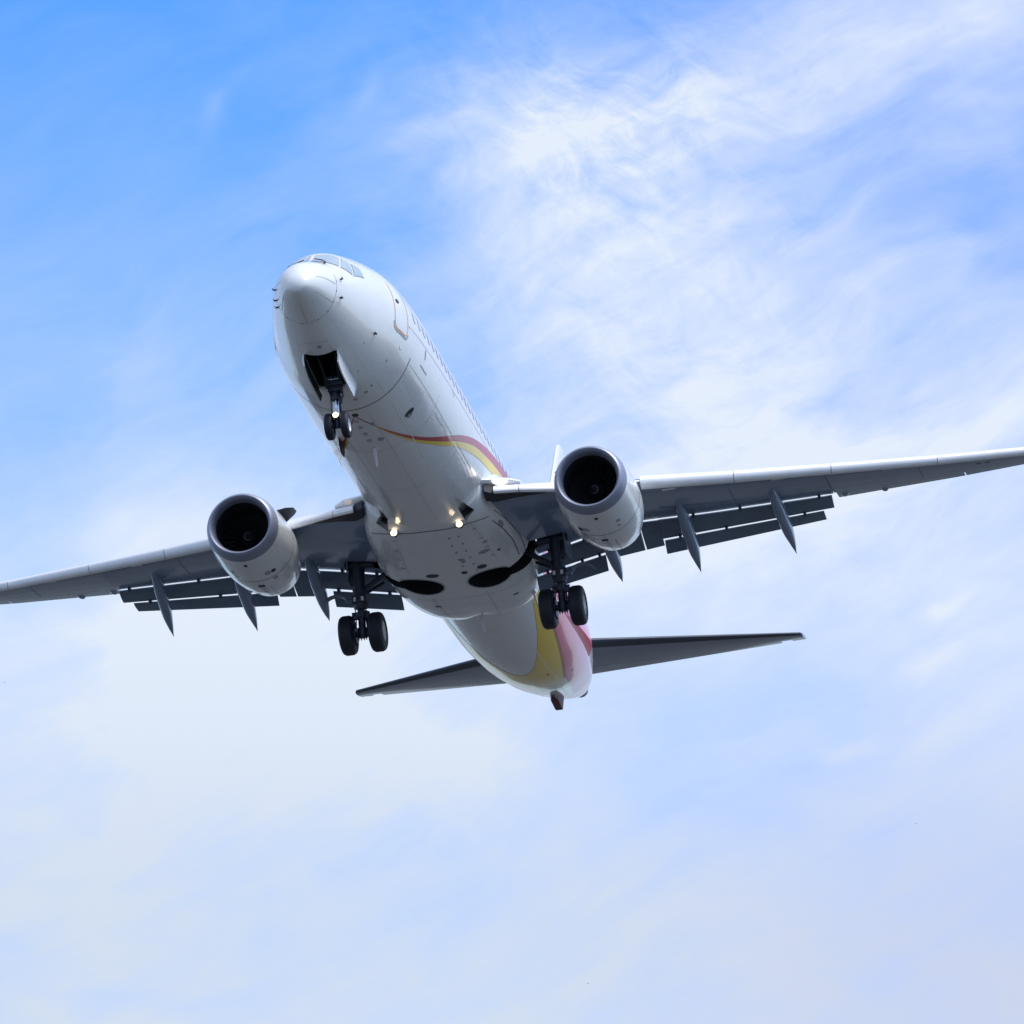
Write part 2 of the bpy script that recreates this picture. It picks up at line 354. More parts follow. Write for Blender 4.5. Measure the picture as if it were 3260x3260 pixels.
FUS = [(0.00,-0.88,-0.88,0.000,-0.88),(0.06,-0.64,-1.06,0.22,-0.86),(0.20,-0.43,-1.13,0.36,-0.80),(0.50,-0.14,-1.235,0.54,-0.70),
(1.00,0.13,-1.39,0.725,-0.55),(1.55,0.345,-1.58,0.91,-0.43),(2.00,0.60,-1.725,1.045,-0.36),(2.60,1.02,-1.855,1.205,-0.28),(3.20,1.24,-1.95,1.35,-0.2),
(4.00,1.49,-2.03,1.53,-0.1),(5.00,1.70,-2.075,1.75,-0.03),(6.00,1.80,-2.075,1.83,0.0),(7.50,1.86,-2.065,1.88,0.0),(9.0,1.88,-2.06,1.90,0.0),(24.0,1.88,-2.06,1.90,0.0),
(26.5,1.88,-2.02,1.87,0.0),(29.0,1.88,-1.78,1.77,0.05),(31.5,1.86,-1.32,1.57,0.2),(34.0,1.80,-0.69,1.19,0.45),(36.0,1.66,-0.10,0.80,0.70),(37.4,1.48,0.40,0.48,0.92),(38.0,1.34,0.64,0.30,0.98)]
_sx = [math.sqrt(r[0]) for r in FUS]; _fs = [pchip(_sx, [r[k] for r in FUS]) for k in range(1, 5)]
def fus(x, th):                                   # th: 0 belly, 90 starboard, 180 crown
    zt, zb, w, zc = [f(math.sqrt(max(x, 0))) for f in _fs]; t = R(th); c, n = math.cos(t), math.sin(t)
    return (x, w*n, zc-(zc-zb)*c if c > 0 else zc-(zt-zc)*c)
fus.centre = lambda x: (x, 0, _fs[3](math.sqrt(max(x, 0))))
fb = MB()
XS = [1.2*(i/26)**2 for i in range(1, 27)]+[1.2+0.1*i for i in range(1, 55)]+[6.6+0.3*i for i in range(1, 64)]+[25.5+0.2*i for i in range(1, 63)]
XS = [x for x in XS if x < 37.95]+[38.0]
SEG = 144
tip = fb.vert((0, 0, -0.88)); base = fb.grid([[fus(x, 360*j/SEG) for j in range(SEG)] for x in XS], 0, cv=True)
for j in range(SEG): fb.face((tip, base+j, base+(j+1) % SEG))
last = base+(len(XS)-1)*SEG; fb.face([last+j for j in range(SEG)])
fuselage = fb.build('fuselage', [WHITE], plane)

# wing to body fairing
FAIR = [(14.7,-1.90,1.60),(15.2,-2.09,1.80),(16.0,-2.20,1.98),(17.0,-2.29,2.10),(18.2,-2.35,2.20),(19.5,-2.37,2.24),(20.6,-2.35,2.18),(21.6,-2.27,2.03),(22.3,-2.14,1.83),(22.8,-1.96,1.58),(23.1,-1.75,1.3)]
_fx = [r[0] for r in FAIR]; _fz, _fw = pchip(_fx, [r[1] for r in FAIR]), pchip(_fx, [r[2] for r in FAIR])
FC = -0.95
def fair(x, th):
    zb, w = _fz(x), _fw(x); t = R(th); c, n = math.cos(t), math.sin(t); e = 2/2.7
    y = w*math.copysign(abs(n)**e, n); z = FC-(FC-zb)*math.copysign(abs(c)**e, c)
    lobe = max(0.0, min(1.0, (x-20.6)/1.8)); z += lobe*0.07*math.exp(-(y/0.30)**2)      # shallow keel groove at the rear
    return (x, y, z)
fair.centre = lambda x: (x, 0, FC)
wf = MB(); WX = [14.7+0.14*i for i in range(60)]+[23.1]
wf.loft([[fair(x, 360*j/120) for j in range(120)] for x in WX if x <= 23.1])
fairing = wf.build('wing_body_fairing', [WHITE], plane)

# cutters for the gear bays
def cutter(mb):
    return mb.build('bay_cutter', [DARK], None, smooth=False)
def carve(o, cut):
    md = o.modifiers.new('bay', 'BOOLEAN'); md.operation = 'DIFFERENCE'; md.solver = 'EXACT'; md.object = cut; md.material_mode = 'TRANSFER'
    bpy.context.view_layer.update(); dg = bpy.context.evaluated_depsgraph_get()
    me = bpy.data.meshes.new_from_object(o.evaluated_get(dg), depsgraph=dg); o.modifiers.clear(); old = o.data; o.data = me; bpy.data.meshes.remove(old)
    me.polygons.foreach_set('use_smooth', [True]*len(me.polygons)); me.set_sharp_from_angle(angle=R(35))
def world_local(o): o.matrix_world = plane.matrix_world
nb = MB()
nb.loft([[(x, y, -2.6), (x, -y, -2.6), (x, -y, -1.05), (x, y, -1.05)] for x, y in ((2.50, 0.36), (2.56, 0.42), (4.12, 0.44), (4.20, 0.40))])
ncut = cutter(nb); world_local(ncut); carve(fuselage, ncut); bpy.data.objects.remove(ncut)
def wheel_bay(sg):
    b = MB(); secs = []
    for z in (-2.9, -1.35):
        ring = []
        for i in range(48):
            t = 2*math.pi*i/48; x, y = 18.80+0.60*math.cos(t), 0.98+0.62*math.sin(t)
            ring.append((x, y, z))
        secs.append(ring)
    b.loft(secs)
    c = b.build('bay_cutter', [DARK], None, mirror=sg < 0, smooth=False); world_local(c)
    return c
def slot(sg):
    b = MB(); b.loft([[(18.62, 1.35, z), (19.05, 1.35, z), (19.42, 2.1, z), (19.42, 3.12, z), (18.80, 3.12, z), (18.62, 2.2, z)] for z in (-2.7, -1.12)])
    c = b.build('bay_cutter', [DARK], None, mirror=sg < 0, smooth=False); world_local(c); return c
def scoop(sg):
    b = MB(); n = []
    for x, w0, w1, dep in ((13.75, -33.2, -33.8, 0.004), (15.30, -30.5, -43, 0.12)):
        for th, q in ((w0, 0.22), (w1, 0.22), (w1, -dep), (w0, -dep)): n.append(b.vert(skin(fus, x, th*-sg*-1, q)))
    for f in ((0, 1, 2), (0, 2, 3), (4, 6, 5), (4, 7, 6), (0, 4, 5), (0, 5, 1), (1, 5, 6), (1, 6, 2), (2, 6, 7), (2, 7, 3), (3, 7, 4), (3, 4, 0)): b.face(f)
    c = b.build('scoop_cutter', [WHITE], None, smooth=False); world_local(c); return c
for sg in (1, -1):
    c = scoop(sg); carve(fuselage, c); carve(fairing, c); bpy.data.objects.remove(c)
for sg in (1, -1):
    c = wheel_bay(sg); carve(fuselage, c); carve(fairing, c); bpy.data.objects.remove(c)
    c = slot(sg); carve(fairing, c); bpy.data.objects.remove(c)

# dark throats at the back of the two scoops
for sg in (1, -1):
    b = MB(); b.loft([[skin(fus, x, th*sg, q) for x, q in ((15.16, -0.10), (15.36, -0.10), (15.36, 0.02), (15.20, 0.02))] for th in (-31, -34, -37, -40, -43, -46)]); b.build('air_intake', BLACKP, plane)
# marks and livery on the fuselage skin, merged into its mesh
def merge(o, mb, mats):
    tmp = mb.build('marks', mats, None, recalc=False); me = o.data; off = {}
    for i, M in enumerate(mats):
        names = [q.name if q else '' for q in me.materials]
        if M.name in names: off[i] = names.index(M.name)
        else: me.materials.append(M); off[i] = len(me.materials)-1
    bm = bmesh.new(); bm.from_mesh(me); fl = None
    n0 = len(bm.faces); bm.from_mesh(tmp.data); bm.faces.ensure_lookup_table()
    for f in bm.faces[n0:]: f.material_index = off[f.material_index]
    bm.to_mesh(me); bm.free(); bpy.data.objects.remove(tmp)
MK = [SEAM, FSEAM, PALE, GREYM, RED, YELLOW, ORANGE, BROWN, PINK, YFADE, DRED, BLACKP]
iSEAM, iFS, iPALE, iGM, iRED, iYEL, iORG, iBRN, iPNK, iYF, iDR, iBLK = range(12)
k = MB()
line(k, fus, [(1.22, -112), (1.22, 112)], 0.014, iFS, rr=0.8, n=60)
for L in ([(0.38, -57), (1.2, -58.5)], [(0.38, -107), (1.16, -89)], [(0.38, 56), (1.15, 54.5)], [(0.38, 107), (1.0, 82)], [(0.45, 2), (1.2, 1)]):
    line(k, fus, L, 0.016, iFS, rr=0.7)
for th in (-95, -78, -60, -42, -20, 10, 40): oval(k, fus, 1.22, th, 0.016, 0.016, iSEAM, OFF+0.003, rr=0.8)
line(k, fus, [(5.84, -57), (5.84, 75)], 0.030, iSEAM, n=60); line(k, fus, [(5.84, -66), (5.84, -57)], 0.06, iGM)
line(k, fus, [(1.28, -41), (2.6, -36), (4.26, -34), (5.7, -32.5), (8.0, -31), (11.3, -30.5)], 0.018, iPALE)
line(k, fus, [(3.0, 36), (5.7, 34), (8.0, 33), (14.5, 31)], 0.014, iPALE)
line(k, fus, [(5.25, -85.5), (7.4, -86.5), (11, -88), (14.8, -89)], 0.016, iFS)
line(k, fus, [(6.0, -62), (9.0, -61), (13.5, -59)], 0.012, iFS)
for th in (-12, 18): line(k, fus, [(6.2, th), (14.6, th)], 0.010, iFS)
for x in (8.9, 11.9): line(k, fus, [(x, -70), (x, 60)], 0.010, iFS, n=50)
# red and yellow ribbon: a fine line rising from the keel, widening to a wave on the flank
top = [(7.18,-10.5),(7.65,-16),(8.32,-24),(9.0,-32.5),(9.72,-42),(10.52,-53),(11.52,-65.5),(12.42,-74),(13.25,-80),(14.52,-87),(15.5,-91),(16.6,-95),(17.8,-98)]
mid = [(7.19,-10.4),(7.72,-15.5),(8.45,-23),(9.15,-31),(9.9,-40.5),(10.7,-50.5),(11.7,-62),(12.55,-69.5),(13.37,-75),(14.17,-78.5),(15.07,-81.8),(15.97,-84.5),(17.0,-86.5)]
bot = [(7.2,-10.3),(7.76,-15.0),(8.52,-22.3),(9.27,-30.3),(10.02,-39),(10.9,-49),(11.52,-56),(12.32,-62.5),(13.27,-68),(14.15,-72),(14.9,-74.2),(15.6,-76),(16.5,-78)]
strip(k, fus, top, mid, 60, 6, iRED); strip(k, fus, mid, bot, 60, 6, iYEL)
flip = lambda L: [(a, -b) for a, b in L]
strip(k, fus, flip(top), flip(mid), 60, 6, iRED); strip(k, fus, flip(mid), flip(bot), 60, 6, iYEL)
for s in (1, -1): line(k, fus, [(6.25, 0), (6.6, -s*3.8), (7.18, -s*10.4)], 0.030, iDR)
# doors
for s in (1, -1):
    D_ = [(4.42,s*-120),(4.40,s*-100),(4.40,s*-84),(4.44,s*-79),(4.56,s*-77),(5.10,s*-76),(5.22,s*-77.5),(5.26,s*-81),(5.24,s*-100),(5.22,s*-120)]
    line(k, fus, D_, 0.028, iORG, n=60, rr=1.7)
    line(k, fus, [(4.36,s*-81.5),(4.38,s*-77.5),(4.52,s*-75.2),(5.16,s*-74.2),(5.28,s*-75.8),(5.30,s*-78.5)], 0.045, iGM, n=40, rr=1.7)
    oval(k, fus, 4.62, s*-101, 0.10, 0.07, iBLK)
for x, th, rx, ry, mi in ((7.66,-39.3,0.13,0.16,iBLK),(7.80,-38.0,0.10,0.08,iGM),(6.2,-1.2,0.11,0.09,iBLK),(7.0,-81,0.05,0.14,iGM),(6.65,1,0.10,0.07,iFS),(7.12,1,0.10,0.07,iFS),(7.6,0.5,0.1,0.07,iFS),(8.1,0.5,0.1,0.07,iFS),
        (8.15,-8.5,0.12,0.08,iGM),(7.02,-9.5,0.09,0.05,iGM),(3.2,-48,0.03,0.03,iGM),(4.6,-50,0.04,0.03,iGM),(4.9,-27,0.06,0.03,iGM),(5.05,-20,0.07,0.05,iGM),(5.2,-9,0.07,0.06,iGM),(3.9,-26,0.05,0.02,iGM),(2.15,-3,0.06,0.10,iGM),(5.0,-66,0.09,0.06,iPALE)):
    oval(k, fus, x, th, rx, ry, mi)
line(k, fus, [(6.7,-70),(7.39,-69.5)], 0.03, iGM); line(k, fus, [(10.2,-88),(10.4,-84)], 0.03, iGM)
line(k, fus, [(2.0,-16),(1.95,0),(2.0,16)], 0.012, iFS, rr=1.3); line(k, fus, [(2.0,-16),(2.45,-17)], 0.012, iFS)
line(k, fus, [(9.0,-57),(10.6,-56),(12.9,-56.5),(14.4,-52)], 0.012, iFS)
# tail colours
A = [(21.2,-58),(22.3,-50),(23.22,-45.5),(24.07,-41),(25.15,-35),(26.25,-27.5),(27.37,-18.5),(28.2,-9),(28.5,0)]
B = [(21.2,-70),(23.0,-60),(24.6,-53),(26.17,-47),(26.85,-45),(28.0,-41),(29.3,-35.5),(30.6,-29),(32.0,-20),(32.6,-10),(32.8,0)]
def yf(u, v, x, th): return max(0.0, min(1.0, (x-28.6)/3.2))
for s in (1, -1):
    f = (lambda L: L) if s == 1 else flip
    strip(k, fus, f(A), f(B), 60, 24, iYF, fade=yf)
    B2 = [(x+0.25, th-2.6) for x, th in B[:8]]
    strip(k, fus, f(B[:8]), f(B2), 50, 2, iBRN)
    C0 = [(21.4,-84),(23.5,-74),(25.0,-68),(26.35,-66.2),(28.5,-67.5),(29.6,-68.5),(31.07,-67.5),(32.5,-65),(34.5,-62)]
    B3 = B2[:7]+[(31.2,-31),(33.0,-28),(34.6,-24)]
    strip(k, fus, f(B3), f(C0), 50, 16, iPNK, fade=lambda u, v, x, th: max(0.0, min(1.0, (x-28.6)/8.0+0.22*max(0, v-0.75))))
    C1 = [(21.4,-86),(23.5,-76),(25.0,-69.5),(26.35,-66.8),(27.3,-70.5),(28.5,-74.5),(30.0,-79.5),(31.2,-83),(32.2,-84)]
    C0b = C0[:4]+[(27.5,-67.2),(28.9,-68.6),(30.2,-69.3),(31.1,-69.3),(31.8,-69)]
    strip(k, fus, f(C0b), f(C1), 40, 4, iDR, OFF+0.003)
    C2 = [(22,-110),(25,-104),(28,-104),(31,-108),(33,-115)]
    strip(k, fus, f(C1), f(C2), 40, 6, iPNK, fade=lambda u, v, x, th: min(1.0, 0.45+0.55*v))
line(k, fus, [(28.0,32),(29.0,35),(30.05,37.5)], 0.10, iBLK); line(k, fus, [(31.9,33),(32.7,30)], 0.09, iBLK)
line(k, fus, [(20.5,-24),(26,-25),(30,-24),(34,-16)], 0.016, iPALE)
for x, th, r_ in ((29.2,-20,0.05),(30.6,-42,0.05),(33.4,16,0.05),(34.0,9,0.03),(33.6,6,0.03)): oval(k, fus, x, th, r_*1.4, r_, iBLK)
merge(fuselage, k, MK)
# seams, vents and fasteners on the fairing
k = MB()
line(k, fair, [(15.55,-57),(15.36,-44),(15.24,-32),(15.2,-18),(15.15,0),(15.15,18),(15.22,32),(15.36,44),(15.6,57)], 0.028, iSEAM, n=50)
for y0 in (-16, -8.5): 
    for i in range(6): oval(k, fair, 15.7+0.46*i, y0+0.4*i+random.uniform(-.4,.4), 0.035, 0.022, iSEAM)
for x, th, rx, ry, mi in ((17.85,-19,0.13,0.13,iBLK),(17.95,8,0.13,0.13,iBLK),(18.0,-6,0.10,0.06,iBLK),(17.2,-9,0.16,0.05,iGM),(17.0,-28,0.10,0.18,iGM),(16.5,-34,0.05,0.10,iGM),(20.6,-32,0.05,0.10,iBLK),(20.5,17,0.05,0.10,iBLK),(17.3,-41,0.05,0.06,iBLK),(16.3,-62,0.20,0.12,iGM)): oval(k, fair, x, th, rx, ry, mi)
for th in (-34, 24): line(k, fair, [(15.3, th), (17.9, th)], 0.012, iFS)
for i in range(4):
    for th in (-33, 27): line(k, fair, [(15.6+0.6*i, th-2.2), (15.6+0.6*i, th+2.2)], 0.020, iSEAM)
for x in (19.9, 21.3): line(k, fair, [(x,-62),(x,62)], 0.012, iFS, n=60)
for th in (-12, 16): line(k, fair, [(19.7, th), (22.6, th)], 0.012, iFS)
for sg in (1, -1):
    ring = [(18.8+0.66*math.cos(2*math.pi*i/40), 0) for i in range(41)]
    # pale rubbing ring round the wheel opening
    P = []
    for i in range(49):
        t = 2*math.pi*i/48; row = []
        for rr_ in (0.612, 0.66):
            x, y = 18.80+rr_*0.985*math.cos(t), 0.98+(rr_+0.01)*math.sin(t); w = _fw(x); e = 2/2.7
            sn = min(1, (y/w)**(1/e)); th = math.degrees(math.asin(sn)); row.append(skin(fair, x, th*sg, OFF))
        P.append(row)
    k.grid([r_ for i, r_ in enumerate(P) if not 8 < i < 17] if False else P[16:]+P[1:9], iFS)
line(k, fair, [(15.8,-56),(16.6,-60),(17.4,-61),(18.4,-56)], 0.035, iBLK, n=40)
line(k, fair, [(15.6,-68),(16.6,-72),(17.8,-72),(18.6,-66)], 0.03, iBLK, n=40)
merge(fairing, k, MK)

# cockpit glazing: each pane with its frame
def pane(C, name='cockpit_window'):
    b = MB(); quad(b, fus, C, 1, 0.006, 8, 8)
    cx, ct = sum(c[0] for c in C)/4, sum(c[1] for c in C)/4
    I = [(cx+(x-cx)*0.93, ct+(t-ct)*0.93) for x, t in C]; quad(b, fus, I, 0, 0.012, 8, 8)
    return b.build(name, [GLASS, GREYM], plane, recalc=False)
P1 = [(1.52, -177), (2.38, -177.5), (2.52, -148.5), (1.90, -133)]
P2 = [(1.93, -131.5), (2.54, -146.5), (2.60, -134.5), (2.22, -113)]
P3 = [(2.26, -112), (2.64, -133.5), (2.96, -127.5), (2.86, -111.5)]
for C in (P1, P2, P3): pane(C); pane(flip(C))
for s in (1, -1):
    b = MB(); a = [skin(fus, x, s*th, 0.05) for x, th in ((1.55, -150), (1.72, -158), (1.85, -172))]
    b.tube(a, 0.014, 8); b.tube([skin(fus, 1.5, s*-150, 0.0), a[0]], 0.03, 8); b.build('windscreen_wiper', BLACKP, plane)
# cabin windows on the flank that faces the viewer
for i in range(36):
    x = 5.96+0.508*i
    b = MB(); n = 20; ring = []; ring2 = []
    for j in range(n):
        t = 2*math.pi*j/n; e = 0.6
        cx, cy = math.copysign(abs(math.cos(t))**e, math.cos(t)), math.copysign(abs(math.sin(t))**e, math.sin(t))
        ring.append(b.vert(skin(fus, x+0.100*cx, -100.2+4.9*cy, 0.011))); ring2.append(b.vert(skin(fus, x+0.118*cx, -100.2+5.4*cy, 0.009)))
    b.face(ring, 0)
    for j in range(n): b.face((ring[j], ring[(j+1) % n], ring2[(j+1) % n], ring2[j]), 1)
    b.build('cabin_window', [CABGL, WFRM], plane, recalc=False)
# probes on the nose
for x, th in ((1.46,-101.5),(1.46,-71.5),(3.48,-61.5),(1.14,93.5),(1.18,75.5),(1.32,67)):
    b = MB(); a = Vector(skin(fus, x, th, -0.01)); o_ = Vector(skin(fus, x, th, 0.06)); b.tube([a, o_], [0.03, 0.015], 8); b.tube([o_+Vector((0.03, 0, 0)), o_-Vector((0.13, 0, 0))], [0.016, 0.008], 8)
    oval(b, fus, x, th, 0.06, 0.035, 0); b.build('pitot_probe', STEEL, plane)
# antennas and drain masts under the body
def blade(name, pt, h, c, lean, M, out=(0, 0, -1), thick=0.05):
    b = MB(); o_ = Vector(out).normalized(); sy = Vector((1, 0, 0)).cross(o_).normalized(); secs = []
    for t, cc in ((-0.1, 1.0), (0.6, 0.85), (1.0, 0.62)):
        q = Vector(pt)+o_*h*t+Vector((lean*max(t, 0), 0, 0)); secs.append([q+Vector((dx*c*cc, 0, 0))+sy*dy*thick for dx, dy in ((-0.5, 0), (-0.2, 0.5), (0.2, 0.45), (0.5, 0.05), (0.5, -0.05), (0.2, -0.45), (-0.2, -0.5))])
    b.loft(secs); return b.build(name, M, plane)
a = fus(8.42, 26.5); blade('blade_antenna', a, 0.24, 0.80, 0.34, STEEL, (0.0, 0.25, -0.96), 0.04)
def mast(pt, tip_):
    b = MB(); b.tube([Vector(pt)+Vector((-.05, 0, .05)), pt, tip_], [0.06, 0.045, 0.020], 10); b.box((pt[0]-0.05, pt[1], pt[2]), (0.3, 0.16, 0.06)); b.build('drain_mast', SLATW, plane, bevel=0.01)
mast((8.6, 0.0, -2.06), (8.85, 0.0, -2.53)); mast((22.45, 0.02, -2.04), (22.7, 0.0, -2.44)); mast((21.4, -1.72, -1.90), (21.6, -1.80, -2.30))

# belly landing lamps, each on a short arm
for sg in (1, -1):
    b = MB(); c0 = Vector((15.02, 0.92, -2.04)); b.tube([(15.22, 0.92, -1.85), (15.10, 0.92, -2.03)], 0.05, 10, 0)
    b.revolve([(0.16, 0.0), (0.16, 0.075), (0.05, 0.096), (0.0, 0.100), (-0.01, 0.090)], c0, 'x', 24, 0)
    b.revolve([(-0.005, 0.089), (-0.032, 0.072), (-0.045, 0.042), (-0.05, 0.0)], c0, 'x', 24, 1)
    b.build('landing_light', [STEEL, LAMP], plane, mirror=sg < 0)

# tail skid and tail cone outlet
b = MB(); b.loft([[(33.1, -0.03, -0.92), (33.1, 0.03, -0.92), (33.1, 0.03, -0.95), (33.1, -0.03, -0.95)], [(33.45, -0.12, -0.80), (33.45, 0.12, -0.80), (33.5, 0.12, -0.98), (33.5, -0.12, -0.98)], [(33.95, -0.17, -0.62), (33.95, 0.17, -0.62), (34.12, 0.11, -1.06), (34.12, -0.11, -1.06)], [(34.35, -0.17, -0.5), (34.35, 0.17, -0.5), (34.3, 0.10, -1.02), (34.3, -0.10, -1.02)]], 0)
b.build('tail_skid', mat('skid_paint', (0.10, 0.022, 0.03), 0.5), plane, ang=25, bevel=0.02)
b = MB(); b.revolve([(0.0, 0.30), (0.45, 0.24), (0.47, 0.20), (0.1, 0.18), (0.1, 0.0)], (37.95, 0, 0.98), 'x', 28); b.build('exhaust_outlet', METAL, plane)

# ------------------------------------------------------------------ wings
LEx = lambda y: 13.98+0.523*y
TEx = lin([0, 5.8, 17.2], [20.6, 21.25, 24.02])
LEz = lin([0, 2.0, 5.8, 8.2, 10.75, 13.6, 16.0, 17.2], [-1.35, -1.17, -0.74, -0.43, -0.06, 0.36, 0.76, 0.98])
TEz = lin([0, 1.8, 5.8, 8.0, 10.5, 14.0, 15.8, 17.2], [-1.5, -1.22, -0.56, -0.28, 0.10, 0.57, 0.85, 1.06])
TC = lin([0, 2, 5.8, 12, 17.2], [0.135, 0.135, 0.118, 0.105, 0.10])
FIXx = lin([0, 1.8, 4.9, 5.2, 7.0, 10.5], [19.9, 19.99, 20.14, 20.2, 20.65, 21.54])
FIXz = lin([0, 1.8, 3.5, 4.06, 4.9, 5.2, 7.02, 10.3, 10.5], [-1.7, -1.41, -0.99, -0.87, -0.72, -0.65, -0.49, -0.12, -0.10])
def foil(t, tc): return 5*tc*(0.2969*math.sqrt(t)-0.126*t-0.3516*t*t+0.2843*t**3-0.1036*t**4)
TS = [0, 0.004, 0.012, 0.03, 0.06, 0.1, 0.16, 0.24, 0.34, 0.46, 0.58, 0.7, 0.8, 0.88, 0.95, 1.0]
def wpt(y, t, up, fixed):
    """point of the wing skin; t runs 0..1 from the leading edge to the trailing edge of the fixed structure"""
    x0, z0 = LEx(y), LEz(y); c = TEx(y)-x0
    if fixed:
        xe = FIXx(y); tt = t*(xe-x0)/c; x = x0+c*tt
        lo_end, full = FIXz(y), (xe-x0)/c
        h = foil(tt, TC(y))*c
        zc = z0+(lo_end+0.03-z0)*(t**1.2)
        if up: z = zc+h*1.05*(1-t**6)+0.0
        else: z = zc-h*0.72*(1-t**5)-0.03*t
        return (x, y, z)
    x = x0+c*t; h = foil(t, TC(y))*c; zc = z0+(TEz(y)-z0)*t
    return (x, y, zc+h*1.05 if up else zc-h*0.72-0.012)
def wsec(y, fixed, ta=0.0, tb=1.0):
    T_ = [ta+(tb-ta)*q for q in TS]
    return [wpt(y, q, True, fixed) for q in T_[::-1]]+[wpt(y, q, False, fixed) for q in (T_[1:] if ta == 0 else T_)]
def lower(y, t): return wpt(y, t, False, y < 10.5)
def span(a, b, n): return [a+(b-a)*i/n for i in range(n+1)]
def element(mb, y0, y1, L, T, th, n=8, droop=0.0, mi=0):
    """high-lift element: section from leading point L(y) to trailing point T(y), (x, z) pairs, thickness th"""
    secs = []
    for y in span(y0, y1, n):
        a, b = L(y), T(y); d = Vector((b[0]-a[0], b[1]-a[1])); l = d.length; d /= l; q = Vector((-d.y, d.x)); sec = []
        for t in TS[::-1]: sec.append((a[0]+d.x*l*t+q.x*foil(t, th/l)*l*0.55, y, a[1]+d.y*l*t+q.y*(foil(t, th/l)*l*0.55+0.006)))
        for t in TS[1:]: sec.append((a[0]+d.x*l*t-q.x*foil(t, th/l)*l*0.75, y, a[1]+d.y*l*t-q.y*(foil(t, th/l)*l*0.75+0.006)))
        secs.append(sec)
    mb.loft(secs, mi)
def pair(y0, p0, y1, p1): return lambda y: (p0[0]+(p1[0]-p0[0])*(y-y0)/(y1-y0), p0[1]+(p1[1]-p0[1])*(y-y0)/(y1-y0))
def fixl(dx, dz): return lambda y: (FIXx(y)+dx, FIXz(y)+dz)
I_M = pair(2.0, (20.66, -1.68), 3.9, (20.79, -1.25)); I_AL = pair(2.0, (20.71, -1.725), 3.9, (20.85, -1.295)); I_A = pair(1.97, (21.04, -2.08), 3.98, (21.18, -1.65))
M_M = pair(4.3, (21.05, -1.32), 5.6, (21.25, -1.09))
O_M = pair(7.0, (21.28, -0.80), 10.3, (21.98, -0.36)); O_AL = pair(7.0, (21.33, -0.832), 10.3, (22.02, -0.388)); O_A = pair(5.65, (21.30, -1.34), 10.14, (22.52, -0.47))

def canoe(w, mirror, pts, wd, hd):
    b = MB(); secs = []; n = 22
    L = [0.0]
    for p_, q_ in zip(pts, pts[1:]): L.append(L[-1]+(Vector(q_)-Vector(p_)).length)
    fx, fy, fz = [pchip(L, [q[i] for q in pts]) for i in range(3)]; fw, fh = pchip(L, wd), pchip(L, hd)
    for i in range(n+1):
        t = L[-1]*i/n; c = (fx(t), fy(t), fz(t)); ww, hh = max(fw(t), 0.006), max(fh(t), 0.006)
        sec = []
        for j in range(24):
            a = 2*math.pi*j/24; e = 0.8; sn, cs = math.sin(a), math.cos(a)
            sec.append((c[0], c[1]+ww*math.copysign(abs(sn)**e, sn), c[2]-hh*math.copysign(abs(cs)**e, cs)*(1.0 if cs > 0 else 0.55)))
        secs.append(sec)
    b.loft(secs); return b.build('flap_track_fairing', GREYP, w, mirror=mirror, ang=50)

